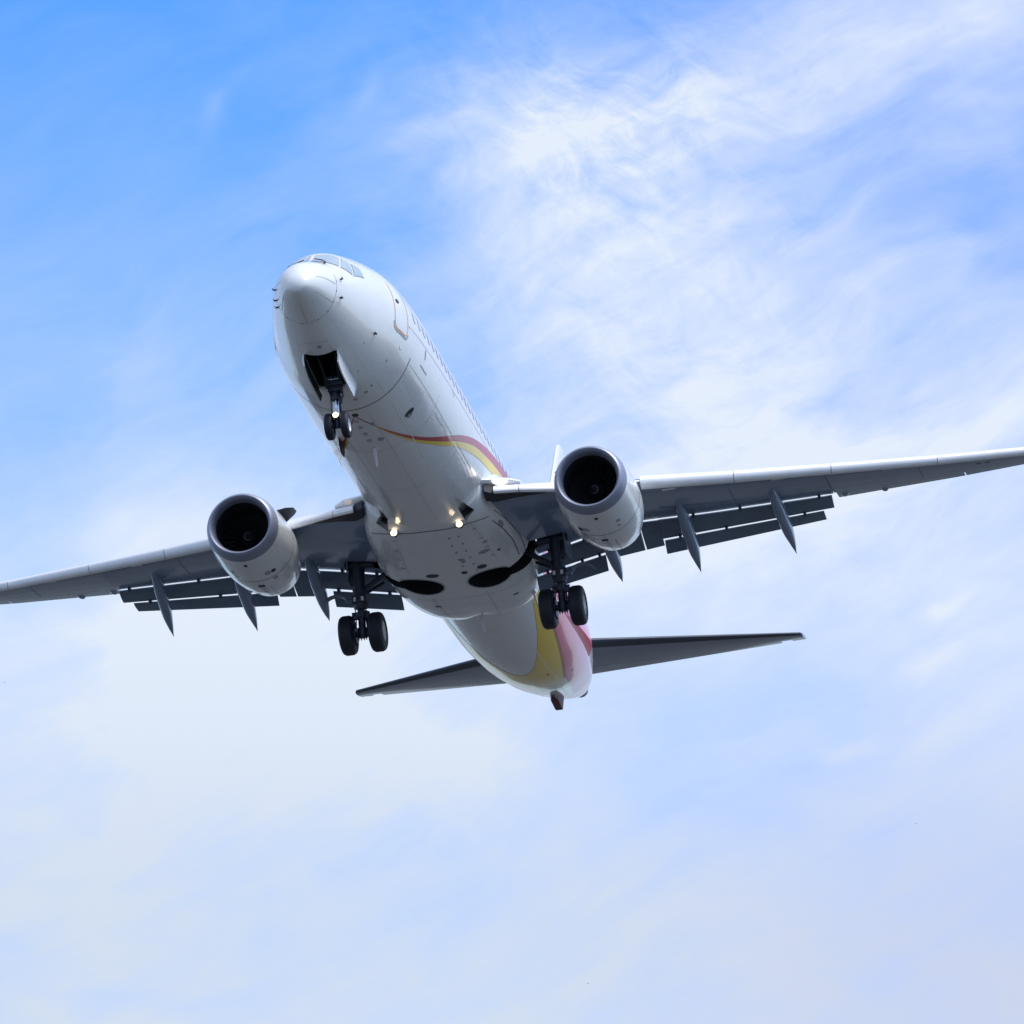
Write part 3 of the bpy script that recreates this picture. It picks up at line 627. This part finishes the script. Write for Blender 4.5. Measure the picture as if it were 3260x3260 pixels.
def make_wing(sg):
    mir = sg < 0
    b = MB()
    b.loft([wsec(y, True) for y in span(1.15, 10.5, 40)])
    b.loft([wsec(y, False, 0, 0.77) for y in span(10.502, 14.15, 14)])
    b.loft([wsec(y, False) for y in span(14.152, 17.0, 12)]+[[(x+0.35*(1-abs(2*i/len(TS)-1)) * 0, 17.16, z*0.3+0.7*(LEz(17.16)+0.02)) for i, (x, y, z) in enumerate(wsec(17.16, False, 0.05, 1.0))]] if False else [wsec(y, False) for y in span(14.152, 17.16, 12)])
    wing = b.build('wing', [GREYP], plane, mirror=mir, ang=30)
    c = slot(sg); carve(wing, c); bpy.data.objects.remove(c)
    # paint tabs, tank panels and seams under the wing
    k = MB()
    def wq(y, t, off=0.008): q = lower(y, t); return (q[0], q[1]*sg, q[2]-off)
    def wpatch(y0, y1, t0, t1, mi, sh=0.0):
        k.grid([[wq(y0+(y1-y0)*i/6, t0+(t1-t0)*j/4+sh*i/6) for j in range(5)] for i in range(7)], mi)
    for y in (6.2, 9.1, 12.05, 14.9): wpatch(y, y+0.36, 0.115, 0.150, 0, -0.016)
    for i in range(24):
        y = 5.4+0.46*i
        wpatch(y, y+0.26, 0.36, 0.363, 1)
    for y in (5.3, 7.9, 10.5, 13.0): wpatch(y, y+0.018, 0.08, 0.72, 1)
    for t in (0.15, 0.60): wpatch(4.6, 10.4, t, t+0.004, 1); wpatch(10.55, 16.8, t, t+0.005, 1)
    for y in (14.55, 14.8): wpatch(y, y+0.12, 0.36, 0.40, 2)
    merge(wing, k, [SLATW, FLAPG, BLACKP])
    # slats, drooped forward of the fixed nose, in four lengths
    for y0, y1 in ((5.75, 8.17), (8.19, 10.74), (10.76, 13.58), (13.60, 16.35)):
        b = MB(); secs = []
        for y in span(y0, y1, 8):
            s_ = lin([5, 16.4], [1.0, 0.62])(y); x0, z0 = LEx(y)-0.20*s_, LEz(y)-0.02; dz = lin([5, 16.4], [-0.01, -0.03])(y)
            outer = [(0.13, -0.235), (0.05, -0.225), (-0.02, -0.19), (-0.065, -0.12), (-0.075, -0.03), (-0.045, 0.06), (0.03, 0.135), (0.16, 0.20), (0.34, 0.245), (0.52, 0.27)]
            inner = [(0.52, 0.255), (0.34, 0.20), (0.20, 0.12), (0.12, 0.02), (0.10, -0.09), (0.12, -0.18)]
            secs.append([(x0+px*s_, y, z0+dz+pz*s_) for px, pz in outer+inner])
        b.loft(secs); b.build('slat', SLATW, wing, mirror=mir, ang=40)
    # krueger flaps between body and engine, with their rounded lower noses
    for y0, y1 in ((1.98, 2.62), (2.64, 4.15)):
        b = MB(); secs = []
        for y in span(y0, y1, 4):
            xl = 13.76+0.523*y; zl = lin([1.7, 2.6, 4.2], [-1.40, -1.29, -1.19])(y)
            up = (LEx(y)+0.02, LEz(y)-0.02+0.15)
            pts = [(up[0], up[1]), (xl+0.06, zl+0.22), (xl-0.02, zl+0.155), (xl-0.055, zl+0.10), (xl-0.055, zl+0.045), (xl-0.01, zl), (xl+0.06, zl+0.005), (xl+0.10, zl+0.06), (xl+0.10, zl+0.14), (up[0]+0.06, up[1]-0.06)]
            secs.append([(px, y, pz) for px, pz in pts])
        b.loft(secs); b.build('krueger_flap', SLATW, wing, mirror=mir, ang=40)
    # black wedge painting the shade in the gap under the krueger flaps
    b = MB(); b.loft([[(14.76, 1.72, -1.28), (14.95, 1.72, -1.50), (15.15, 1.72, -1.30), (14.95, 1.72, -1.0), (14.80, 1.72, -1.05)], [(14.87, 1.975, -1.35), (15.06, 1.975, -1.53), (15.25, 1.975, -1.33), (15.02, 1.975, -1.05), (14.92, 1.975, -1.10)],
        [(15.13, 2.5, -1.30), (15.22, 2.5, -1.41), (15.36, 2.5, -1.24), (15.22, 2.5, -1.05), (15.16, 2.5, -1.12)], [(15.55, 3.3, -1.225), (15.58, 3.3, -1.25), (15.66, 3.3, -1.18), (15.58, 3.3, -1.05), (15.55, 3.3, -1.08)]]); b.build('krueger_gap_shade', BLACKP, wing, mirror=mir)
    # white root fairing with the fixed lamp in its nose
    b = MB(); secs = []
    for y in span(1.5, 2.62, 8):
        x0, z0 = LEx(y)-0.10, LEz(y)+0.20
        q = 1.0 if y < 2.3 else 1-0.35*(y-2.3)/0.32
        secs.append([(x0+0.55+0.62*q*math.cos(a)*(1 if math.cos(a) < 0 else 0.6), y, z0+0.15*q*math.sin(a)+0.03) for a in [2*math.pi*j/24 for j in range(24)]])
    b.loft(secs); b.build('wing_root_fairing', SLATW, wing, mirror=mir)
    b = MB(); rows = []
    for i in range(11):
        u = -1+2*i/10; y = 2.14+(0.20 if sg < 0 else 0.13)*u; row = []
        for j in range(9):
            v = (-1+2*j/8)*math.sqrt(max(0, 1-u*u)); a = math.pi+(0.42 if sg < 0 else 0.34)*v+0.30
            x0, z0 = LEx(y)-0.10, LEz(y)+0.20; row.append((x0+0.55+0.632*math.cos(a), y, z0+0.16*math.sin(a)+0.03))
        rows.append(row)
    b.grid(rows); b.build('root_landing_light', LAMPR if sg < 0 else LAMPD, wing, mirror=mir, recalc=False)
    # flaps
    b = MB(); element(b, 1.95, 4.22, fixl(0.05, -0.036), I_M, 0.20); b.build('main_flap', FLAPG, wing, mirror=mir)
    b = MB(); element(b, 4.25, 5.07, fixl(0.05, -0.036), M_M, 0.20); b.build('main_flap', FLAPG, wing, mirror=mir)
    b = MB(); element(b, 5.11, 5.62, fixl(0.05, -0.036), M_M, 0.20); b.build('main_flap', FLAPG, wing, mirror=mir)
    b = MB(); element(b, 5.625, 10.44, fixl(0.05, -0.022), O_M, 0.17); 
    b.build('main_flap', FLAPG, wing, mirror=mir)
    b = MB(); element(b, 1.97, 3.97, I_AL, I_A, 0.09); b.build('aft_flap', FLAPG, wing, mirror=mir)
    b = MB(); element(b, 5.66, 10.13, O_AL, O_A, 0.08); b.build('aft_flap', FLAPG, wing, mirror=mir)
    # flap tracks seen in the slots
    hinges = [(I_M(y)[0]+0.06, y, I_M(y)[1]-0.02) for y in (2.3, 3.3, 3.8)]+[(FIXx(y)+0.03, y, FIXz(y)-0.02) for y in (2.5, 3.5)]
    hinges += [(O_M(y)[0]+0.06, y, O_M(y)[1]-0.02) for y in (6.1, 7.4, 9.6)]+[(FIXx(y)+0.03, y, FIXz(y)-0.02) for y in (6.6, 7.9, 10.1)]
    for q in hinges:
        b = MB(); b.box(q, (0.26, 0.07, 0.10)); b.build('flap_hinge', STEEL, wing, mirror=mir, bevel=0.015)
    # aileron
    b = MB(); b.loft([wsec(y, False, 0.776, 1.0) for y in span(10.56, 14.12, 12)]); b.build('aileron', GREYP, wing, mirror=mir, ang=30)
    for y in (10.75, 11.85):
        b = MB(); q = lower(y, 0.90 if y < 11 else 0.97); b.loft([[(q[0]+dx, q[1]+ww*math.cos(a), q[2]+0.02-hh*abs(math.sin(a))*(1 if math.sin(a) > 0 else -0.2)) for a in [2*math.pi*j/12 for j in range(12)]] for dx, ww, hh in ((-0.34, 0.02, 0.02), (-0.2, 0.10, 0.06), (0, 0.12, 0.07), (0.12, 0.08, 0.05))])
        b.build('hinge_fairing', GREYP, wing, mirror=mir)
    # canoe fairings over the flap tracks
    canoe(wing, mir, [(19.55, 8.95, -0.28), (20.1, 8.97, -0.42), (20.8, 9.02, -0.60), (21.6, 9.08, -0.86), (22.2, 9.13, -1.10), (22.68, 9.16, -1.33)], [0.02, 0.12, 0.165, 0.155, 0.09, 0.0], [0.02, 0.20, 0.30, 0.26, 0.14, 0.0])
    canoe(wing, mir, [(18.75, 6.42, -0.66), (19.4, 6.43, -0.82), (20.1, 6.45, -1.02), (20.9, 6.47, -1.30), (21.5, 6.48, -1.56), (21.94, 6.49, -1.78)], [0.02, 0.13, 0.18, 0.165, 0.09, 0.0], [0.02, 0.22, 0.32, 0.28, 0.14, 0.0])
    canoe(wing, mir, [(18.5, 4.20, -0.95), (19.1, 4.21, -1.08), (19.8, 4.23, -1.24), (20.6, 4.25, -1.48), (21.2, 4.27, -1.72), (21.56, 4.28, -1.90)], [0.02, 0.14, 0.185, 0.165, 0.09, 0.0], [0.02, 0.22, 0.32, 0.27, 0.14, 0.0])
    return wing
for sg in (1, -1): make_wing(sg)

# ------------------------------------------------------------------ engines
EX, EY, EZ = 13.36, 4.86, -1.84
NAC = [(0.0,0.865),(0.03,0.905),(0.10,0.945),(0.22,0.98),(0.36,1.005),(0.8,1.055),(1.5,1.09),(2.1,1.085),(2.8,1.02),(3.4,0.90),(3.75,0.815)]
_nx = [q[0] for q in NAC]; _nr = pchip(_nx, [q[1] for q in NAC])
ZF = 0.95
def make_engine(sg):
    mir = sg < 0; org = (EX, EY, EZ)
    def nac(x, th):
        r = _nr(x-EX); t = R(th); c, n = math.cos(t), math.sin(t); return (x, EY+r*n, EZ-r*c*(ZF if c > 0 else 1))
    nac.centre = lambda x: (x, EY, EZ)
    b = MB(); b.revolve([(t, _nr(t)) for t in [0.36+(3.75-0.36)*i/40 for i in range(41)]]+[(3.745, 0.80), (3.3, 0.80), (2.4, 0.80)], org, 'x', 96, 0, ZF)
    eng = b.build('engine', [WHITE], plane, mirror=mir, recalc=False, ang=40)
    k = MB()
    def oneside(f): return f
    line(k, nac, [(EX+1.78, -100), (EX+1.78, 100)], 0.020, 0, n=60, rr=1.08); line(k, nac, [(EX+2.55, -100), (EX+2.55, -30)], 0.016, 1, n=40, rr=1.08); line(k, nac, [(EX+2.55, 30), (EX+2.55, 100)], 0.016, 1, n=40, rr=1.08)
    line(k, nac, [(EX+1.8, 0), (EX+3.7, 0)], 0.014, 1, rr=1.08)
    line(k, nac, [(EX+2.35, 13), (EX+3.7, 13)], 0.014, 0, rr=1.08); line(k, nac, [(EX+2.35, -12), (EX+3.7, -12)], 0.014, 1, rr=1.08)
    oval(k, nac, EX+0.62, 2, 0.07, 0.055, 3, rr=1.08); oval(k, nac, EX+1.45, -30, 0.10, 0.075, 3, rr=1.08); oval(k, nac, EX+1.42, -21, 0.12, 0.09, 2, rr=1.08); oval(k, nac, EX+1.2, 30, 0.08, 0.06, 2, rr=1.08); oval(k, nac, EX+1.5, 28, 0.06, 0.05, 2, rr=1.08); oval(k, nac, EX+1.95, -27, 0.10, 0.08, 2, rr=1.08)
    quad(k, nac, [(EX+2.12, -6), (EX+2.30, -6), (EX+2.30, 3.5), (EX+2.12, 3.5)], 3)
    for x in (2.5, 2.78, 3.06, 3.4): line(k, nac, [(EX+x, -7), (EX+x, 4)], 0.03, 0, rr=1.08)
    line(k, nac, [(EX+2.2, -32), (EX+2.2, -22)], 0.015, 1, rr=1.08)
    kk_ = k
    if mir: kk_.v = [(x, -y, z) for x, y, z in kk_.v]
    merge(eng, kk_, [SEAM, FSEAM, GREYM, BLACKP])
    b = MB(); b.revolve([(0.36, _nr(0.36))]+[(t, _nr(t)) for t in (0.30, 0.22, 0.15, 0.10, 0.06, 0.03, 0.012)]+[(0.0, 0.865), (0.005, 0.845), (0.03, 0.82), (0.08, 0.79), (0.16, 0.762), (0.28, 0.742)], org, 'x', 96, 0, ZF)
    b.build('inlet_lip', METAL, eng, mirror=mir, recalc=False)
    b = MB(); b.revolve([(0.28, 0.742), (0.45, 0.735), (0.7, 0.745), (1.0, 0.77), (1.35, 0.79), (1.36, 0.0)], org, 'x', 72, 0, 0.97); b.build('inlet_duct', DUCT, eng, mirror=mir, recalc=False)
    b = MB()
    for i in range(24):
        a = 2*math.pi*i/24; secs = []
        for r_ in (0.26, 0.45, 0.62, 0.765):
            tw = R(25+45*(r_-0.26)/0.5); ch = 0.11
            er = Vector((0, math.sin(a), -math.cos(a))); et = Vector((0, math.cos(a), math.sin(a))); c = Vector((EX+1.18, EY, EZ))+er*r_
            d = Vector((math.cos(tw), 0, 0))+et*math.sin(tw); nn = er.cross(d).normalized()
            secs.append([c+d*ch*q+nn*0.006*w_ for q, w_ in ((-1, 0), (0, 1), (1, 0), (0, -1))])
        b.loft(secs)
    b.build('fan', FANM, eng, mirror=mir)
    b = MB(); b.revolve([(0.78, 0.0), (0.80, 0.03), (0.90, 0.11), (1.05, 0.20), (1.18, 0.265), (1.30, 0.27)], org, 'x', 40)
    n = 26; rows = []
    for i in range(n+1):
        t = i/n; a = R(-60+330*t); r_ = 0.05+0.10*t; wd = 0.030*math.sin(math.pi*min(1, t*1.15+0.02))**0.7+0.003; row = []
        for s in (-1, 1):
            rr_ = r_+s*wd/2; xx = pchip([0.0, 0.03, 0.11, 0.20, 0.265], [0.78, 0.80, 0.90, 1.05, 1.18])(rr_)-0.006; row.append((EX+xx, EY+rr_*math.sin(a), EZ+rr_*math.cos(a)))
        rows.append(row)
    b.grid(rows, 1); b.build('spinner', [FANM, SPIRAL], eng, mirror=mir, recalc=False)
    b = MB(); b.revolve([(2.6, 0.66), (3.4, 0.60), (4.1, 0.47), (4.5, 0.40), (4.5, 0.36), (4.2, 0.34)], org, 'x', 56); b.revolve([(4.0, 0.26), (4.5, 0.24), (5.0, 0.10), (5.1, 0.0)], org, 'x', 40)
    b.build('exhaust_nozzle', mat('exhaust_metal', (0.20, 0.19, 0.19), 0.45, metal=0.7) if sg > 0 else bpy.data.materials['exhaust_metal'], eng, mirror=mir, recalc=False)
    # pylon from the cowl's crown to the wing
    b = MB(); secs = []
    for x, zl, zh, w in ((13.95, -0.83, -0.76, 0.03), (14.4, -0.86, -0.60, 0.13), (15.2, -0.95, -0.42, 0.19), (16.2, -1.05, -0.40, 0.21), (17.2, -1.30, -0.55, 0.20), (18.4, -1.15, -0.70, 0.15), (19.2, -0.98, -0.75, 0.04)):
        secs.append([(x, EY+w*sy, zl+(zh-zl)*f) for sy, f in ((-0.8, 0), (-1, 0.25), (-1, 0.75), (-0.6, 1), (0.6, 1), (1, 0.75), (1, 0.25), (0.8, 0))])
    b.loft(secs); b.build('pylon', WHITE, eng, mirror=mir, ang=50)
    # strake on the inboard shoulder
    b = MB(); secs = []
    for x, h in ((14.35, 0.02), (14.6, 0.22), (14.95, 0.40), (15.25, 0.42), (15.33, 0.34)):
        r0 = _nr(x-EX); a = R(-128); er = Vector((0, math.sin(a), -math.cos(a))); et = Vector((0, math.cos(a), math.sin(a))); c = Vector((x, EY, EZ))
        secs.append([c+er*(r0-0.03)-et*0.016, c+er*(r0+h)-et*0.008, c+er*(r0+h)+et*0.008, c+er*(r0-0.03)+et*0.016])
    b.loft(secs); b.build('strake', STEEL, eng, mirror=mir, ang=30)
    return eng
for sg in (1, -1): make_engine(sg)

# ------------------------------------------------------------------ tail surfaces
def sym(t): return foil(t, 0.095)
def surf_loft(b, stations, axis, ta=0.0, tb=1.0, tc=1.0):
    secs = []
    for (lx, lz, tx, tz, s_) in stations:      # leading point, trailing point (x, other), station along the span
        c = tx-lx; T_ = [ta+(tb-ta)*q for q in TS]; sec = []
        for sgn, seq in ((1, T_[::-1]), (-1, T_[1:] if ta == 0 else T_)):
            for t in seq:
                h = sgn*(sym(t)*c*tc+0.004); x, o_ = lx+c*t, lz+(tz-lz)*t+h
                sec.append((x, s_, o_) if axis == 'y' else (x, o_, s_))
        secs.append(sec)
    b.loft(secs)
HS = []
for y in span(0.25, 7.10, 20):
    lx = 32.98+0.70*y; tx = 37.1+0.29*y; lz = 0.775+0.140*y; tz = 0.985+0.139*y
    HS.append((lx, lz, tx, tz, y))
x_, z_, tx_, tz_, y_ = HS[-1]; HS.append((x_+0.16, z_+0.01, tx_+0.0, tz_, 7.16))
for sg in (1, -1):
    b = MB(); surf_loft(b, [h for h in HS], 'y', 0, 0.70); 
    st = b.build('horizontal_stabilizer', [STABP, LEDGE], plane, mirror=sg < 0, ang=30)
    for pl in st.data.polygons:
        y = abs(pl.center.y); c = 4.12-0.41*y
        if pl.center.x < 32.98+0.70*y+0.11*c: pl.material_index = 1
    b = MB(); surf_loft(b, [h for h in HS if 0.3 < h[4] < 6.6], 'y', 0.707, 1.0); b.build('elevator', STABP, st, mirror=sg < 0, ang=30)
    b = MB(); surf_loft(b, [h for h in HS if h[4] > 6.5], 'y', 0.70, 0.93); b.build('stabilizer_tip', STABP, st, mirror=sg < 0, ang=30)
VS = []
for z in span(1.2, 8.84, 20):
    lx = 37.23-(8.84-z)*0.86; tx = 39.0-(8.84-z)*0.24; VS.append((lx, 0, tx, 0, z))
b = MB(); surf_loft(b, VS+[(VS[-1][0]+0.2, 0, VS[-1][2], 0, 8.93)], 'z', 0, 0.70, 0.9); fin = b.build('vertical_fin', SLATW, plane, ang=30)
b = MB(); surf_loft(b, [v for v in VS if v[4] > 1.9], 'z', 0.706, 1.0, 0.9); b.build('rudder', SLATW, fin, ang=30)
b = MB(); b.loft([[(x, w, 1.75), (x, -w, 1.75), (x, -w*0.25, z), (x, w*0.25, z)] for x, w, z in ((27.0, 0.02, 1.86), (29.0, 0.09, 2.15), (31.5, 0.16, 2.75), (33.0, 0.2, 4.0))]); b.build('dorsal_fin', WHITE, fin)

# ------------------------------------------------------------------ landing gear
def tyre(parent, c, r, w, mirror=False):
    b = MB(); prof = []; n = 18; ri = r*0.56
    for i in range(n+1):
        a = math.pi*i/n; cs, sn = math.cos(a), math.sin(a)
        prof.append((-w/2*math.copysign(abs(cs)**0.62, cs), ri+(r-ri)*abs(sn)**0.52))
    b.revolve(prof, c, 'y', 56)
    for g_ in (-0.2, -0.07, 0.07, 0.2): b.revolve([(g_*w-0.008, r*0.999), (g_*w-0.006, r+0.0025), (g_*w+0.006, r+0.0025), (g_*w+0.008, r*0.999)], c, 'y', 56)
    return b.build('tyre', RUBBER, parent, mirror=mirror, recalc=False, ang=50)
def rim(parent, c, r, w, out, mirror=False, bright=RIMW):
    b = MB(); s = out
    b.revolve([(s*w*0.40, r*0.585), (s*w*0.43, r*0.56), (s*w*0.36, r*0.50), (s*w*0.20, r*0.44), (s*w*0.17, r*0.28), (s*w*0.30, r*0.20), (s*w*0.34, r*0.10), (s*w*0.34, 0.0)], c, 'y', 40, 0)
    b.revolve([(-s*w*0.40, r*0.58), (-s*w*0.30, r*0.45), (-s*w*0.30, 0.0)], c, 'y', 40, 1)
    for i in range(9):
        a = 2*math.pi*i/9; q = (c[0]+math.sin(a)*r*0.36, c[1]+s*w*0.19, c[2]+math.cos(a)*r*0.36); b.revolve([(0, 0.0), (0, r*0.06), (s*0.006, r*0.06), (s*0.006, 0)], q, 'y', 10, 1)
    return b.build('wheel_rim', [bright, STEEL], parent, mirror=mirror, recalc=False, ang=30)
# nose gear
b = MB(); AX = Vector((4.14, 0, -3.16))
b.tube([(3.98, 0, -1.2), (4.05, 0, -2.45)], 0.105, 20, 0); b.tube([(4.04, 0, -2.28), (4.055, 0, -2.48)], 0.135, 20, 0)
b.tube([(4.05, 0, -2.4), (4.12, 0, -3.06)], 0.070, 18, 1)
b.tube([(AX.x, -0.26, AX.z), (AX.x, 0.26, AX.z)], 0.052, 14, 0); b.tube([(4.11, 0, -3.0), (4.14, 0, -3.22)], 0.085, 14, 0)
b.box((3.98, 0, -2.02), (0.22, 0.50, 0.20)); b.box((4.0, -0.02, -2.20), (0.24, 0.36, 0.16)); b.box((3.86, 0.02, -1.95), (0.12, 0.36, 0.12), 1)
for s in (-1, 1):
    b.tube([(4.0, s*0.20, -2.0), (4.03, s*0.09, -2.4)], 0.035, 10); b.tube([(4.02, s*0.17, -2.12), (3.2, s*0.24, -1.5)], 0.045, 10)
    b.tube([(4.20, s*0.06, -2.46), (4.42, s*0.05, -2.74), (4.22, s*0.06, -3.02)], [0.035, 0.03, 0.035], 8)
b.tube([(3.94, -0.16, -2.30), (3.90, -0.24, -2.42), (3.95, -0.15, -2.60), (4.02, -0.10, -2.75)], 0.022, 8); b.tube([(3.95, 0.10, -2.3), (3.97, 0.11, -2.7), (4.05, 0.10, -3.0)], 0.014, 6)
b.box((4.0, -0.14, -2.50), (0.14, 0.08, 0.18))
ng = b.build('nose_gear', [STEEL, CHROME], plane, ang=40, bevel=0.006)
for s in (-1, 1):
    c = (AX.x, s*0.215, AX.z); tyre(ng, c, 0.345, 0.205); rim(ng, c, 0.345, 0.205, s)
b = MB(); c0 = (3.93, 0.0, -2.93); b.revolve([(0.12, 0.0), (0.12, 0.06), (0.03, 0.092), (0.0, 0.094), (-0.01, 0.080)], c0, 'x', 24, 0); b.revolve([(-0.004, 0.078), (-0.025, 0.055), (-0.03, 0.0)], c0, 'x', 24, 1)
b.box((3.97, 0, -2.79), (0.06, 0.13, 0.09), 2); b.box((4.02, 0, -2.9), (0.12, 0.05, 0.06), 0)
b.build('taxi_light', [STEEL, LAMPN, RIMW], ng, recalc=False)
for s in (1, -1):                                  # bay doors hanging from the bay's sides
    b = MB(); secs = []
    for i in range(15):
        x = 2.52+1.80*i/14; t = (x-2.52)/1.80; y0 = 0.43+0.05*t; f_ = fus(x, math.degrees(math.asin(y0/fus(x, 90)[1]))); zt = f_[2]+0.01
        h = 0.45*min(1, 0.78+1.2*t)*(1 if t < 0.80 else 1+0.5*(t-0.8)/0.2-1.1*((t-0.8)/0.2)**2); ylo = y0+0.01-0.05*t
        if t > 0.82: zt -= 0.0
        secs.append([(x, y0, zt), (x, y0+0.035, zt-0.02), (x+0.06*t, (y0+ylo)/2+0.052, zt-h*0.5), (x+0.10*t, ylo+0.02, zt-h), (x+0.10*t, ylo-0.015, zt-h), (x+0.06*t, (y0+ylo)/2+0.005, zt-h*0.5)])
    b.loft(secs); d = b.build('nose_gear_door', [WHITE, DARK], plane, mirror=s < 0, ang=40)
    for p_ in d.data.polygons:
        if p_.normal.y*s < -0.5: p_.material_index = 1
# main gear
def make_main(sg):
    mir = sg < 0; b = MB(); A_ = Vector((19.44, 2.88, -3.215))
    b.tube([(19.05, 2.84, -1.05), (19.22, 2.86, -2.05), (19.30, 2.87, -2.48)], [0.20, 0.165, 0.15], 24, 0); b.tube([(19.27, 2.865, -2.34), (19.31, 2.87, -2.52)], 0.195, 24, 0); b.tube([(19.21, 2.86, -1.95), (19.24, 2.86, -2.12)], 0.20, 24, 0)
    b.tube([(19.30, 2.87, -2.45), (19.42, 2.88, -3.15)], 0.105, 20, 0); b.tube([(19.32, 2.87, -2.60), (19.36, 2.87, -2.76)], 0.16, 20, 0)
    b.tube([(A_.x, A_.y-0.42, A_.z), (A_.x, A_.y+0.42, A_.z)], 0.085, 18, 0); b.tube([(19.41, 2.88, -3.05), (19.45, 2.88, -3.33)], [0.15, 0.135], 18, 0)
    b.tube([(19.20, 2.80, -2.05), (19.10, 1.75, -1.42)], [0.075, 0.06], 14, 0); b.tube([(19.24, 2.82, -2.16), (19.5, 2.2, -1.75)], [0.045, 0.045], 10, 0)
    b.tube([(19.18, 2.9, -1.9), (19.9, 2.95, -1.4)], 0.06, 10, 0); b.tube([(19.0, 2.35, -1.32), (19.1, 3.2, -1.25)], 0.13, 16, 0)
    for s in (-1, 1): b.tube([(19.52, 2.87+s*0.09, -2.5), (19.86, 2.87+s*0.05, -2.86), (19.56, 2.88+s*0.10, -3.16)], [0.05, 0.035, 0.05], 8, 0)
    b.box((19.28, 2.87, -2.28), (0.34, 0.40, 0.22)); b.box((19.16, 3.02, -1.62), (0.22, 0.18, 0.5)); b.box((19.30, 3.05, -2.72), (0.12, 0.16, 0.20)); b.box((19.33, 2.70, -2.70), (0.12, 0.14, 0.18))
    for i in range(4): b.tube([(19.12, 2.74+0.07*i, -1.2), (19.16+0.02*i, 2.70+0.10*i, -1.9), (19.22, 2.72+0.1*i, -2.5), (19.34, 2.70+0.11*i, -2.95), (19.42, 2.62+0.16*i, -3.15)], 0.018, 6)
    b.tube([(19.24, 3.02, -2.32), (19.2, 3.20, -2.24), (19.2, 3.28, -2.20)], 0.022, 8); b.box((19.05, 2.76, -2.30), (0.03, 0.09, 0.14), 1); b.box((19.05, 2.98, -2.30), (0.03, 0.09, 0.14), 1)
    for q in (-0.10, -0.03, 0.05, 0.12): b.tube([(19.40, 2.88+q, -3.30), (19.42, 2.88+q, -3.42)], [0.03, 0.012], 6)
    mg = b.build('main_gear', [STEEL, RIMW], plane, mirror=mir, ang=40, bevel=0.008)
    for s, y in ((1, 3.305), (-1, 2.455)):
        c = (A_.x, y, A_.z); tyre(mg, c, 0.565, 0.415, mir); rim(mg, c, 0.565, 0.415, s, mir)
        bb = MB(); bb.tube([(A_.x, y-s*0.24, A_.z), (A_.x, y-s*0.05, A_.z)], 0.27, 28, 0); bb.build('brake_pack', STEEL, mg, mirror=mir)
    # curved door carried outboard on the leg, and the flat leg door
    b = MB(); secs = []
    for i in range(13):
        a = R(-68+136*i/12); r_ = 0.36; y, z = 3.56+r_*math.sin(a)*0.98, -2.38+r_*math.cos(a)*0.80
        secs.append([(19.12, y, z), (19.32, y, z-0.01), (19.32, y+0.03*math.sin(a), z+0.03*math.cos(a)-0.01), (19.12, y+0.03*math.sin(a), z+0.03*math.cos(a))])
    b.loft(secs); b.tube([(19.2, 2.98, -2.12), (19.2, 3.26, -2.30)], 0.05, 8); b.tube([(19.2, 3.0, -2.3), (19.2, 3.24, -2.32)], 0.07, 8); b.build('gear_door', FLAPG, mg, mirror=mir, ang=30)
    b = MB(); b.loft([[(18.98, 3.12, z0), (19.55, 3.18, z0), (19.55, 3.22, z0), (18.98, 3.16, z0)] if i else [(18.9, 3.10, z0), (19.6, 3.16, z0), (19.6, 3.20, z0), (18.9, 3.14, z0)] for i, z0 in enumerate((-1.18, -1.60, -1.78))]); b.build('leg_door', FLAPG, mg, mirror=mir)
for sg in (1, -1): make_main(sg)

# ------------------------------------------------------------------ three far birds, mere specks
def bird(u, v, dist, span_, label, roll):
    d = FWD*FOCAL_PX+RIGHT*(u-1630)+DOWN*(v-1630); d.normalize(); pos = ROT @ (EYE+d*dist)+BASE
    b = MB(); s = span_/2; secs = []
    b.tube([(-0.30*s, 0, 0), (-0.18*s, 0, 0.01*s), (0.05*s, 0, 0), (0.3*s, 0, 0), (0.45*s, 0, 0.0)], [0.02*s, 0.07*s, 0.10*s, 0.05*s, 0.02*s], 10)
    for sg in (1, -1):
        b.loft([[(-0.14*s+q[0], sg*q[1], q[2]+0.012*s), (0.16*s*q[3]+q[0], sg*q[1], q[2]), (-0.14*s*0+q[0], sg*q[1], q[2]-0.012*s)] for q in ((0, 0.02*s, 0, 1), (-0.06*s, 0.45*s, 0.16*s, 0.9), (0.10*s, s, 0.10*s, 0.2))])
    o = b.build('bird', BLACKP, None); o.matrix_world = Matrix.Translation(pos) @ Matrix.Rotation(roll, 4, 'Z')
    o['label'] = label; o['category'] = 'bird'; o['group'] = 'birds flying far away'
bird(2916, 2622, 1500, 0.9, 'dark distant bird, speck in the sky at lower right', 0.6)
bird(14.5, 2173, 1500, 0.9, 'dark distant bird, speck in the sky at the far left edge', 1.9)
bird(1871, 3131, 1700, 1.1, 'dark distant bird, speck in the sky near the bottom edge', 1.2)
bpy.context.view_layer.update()
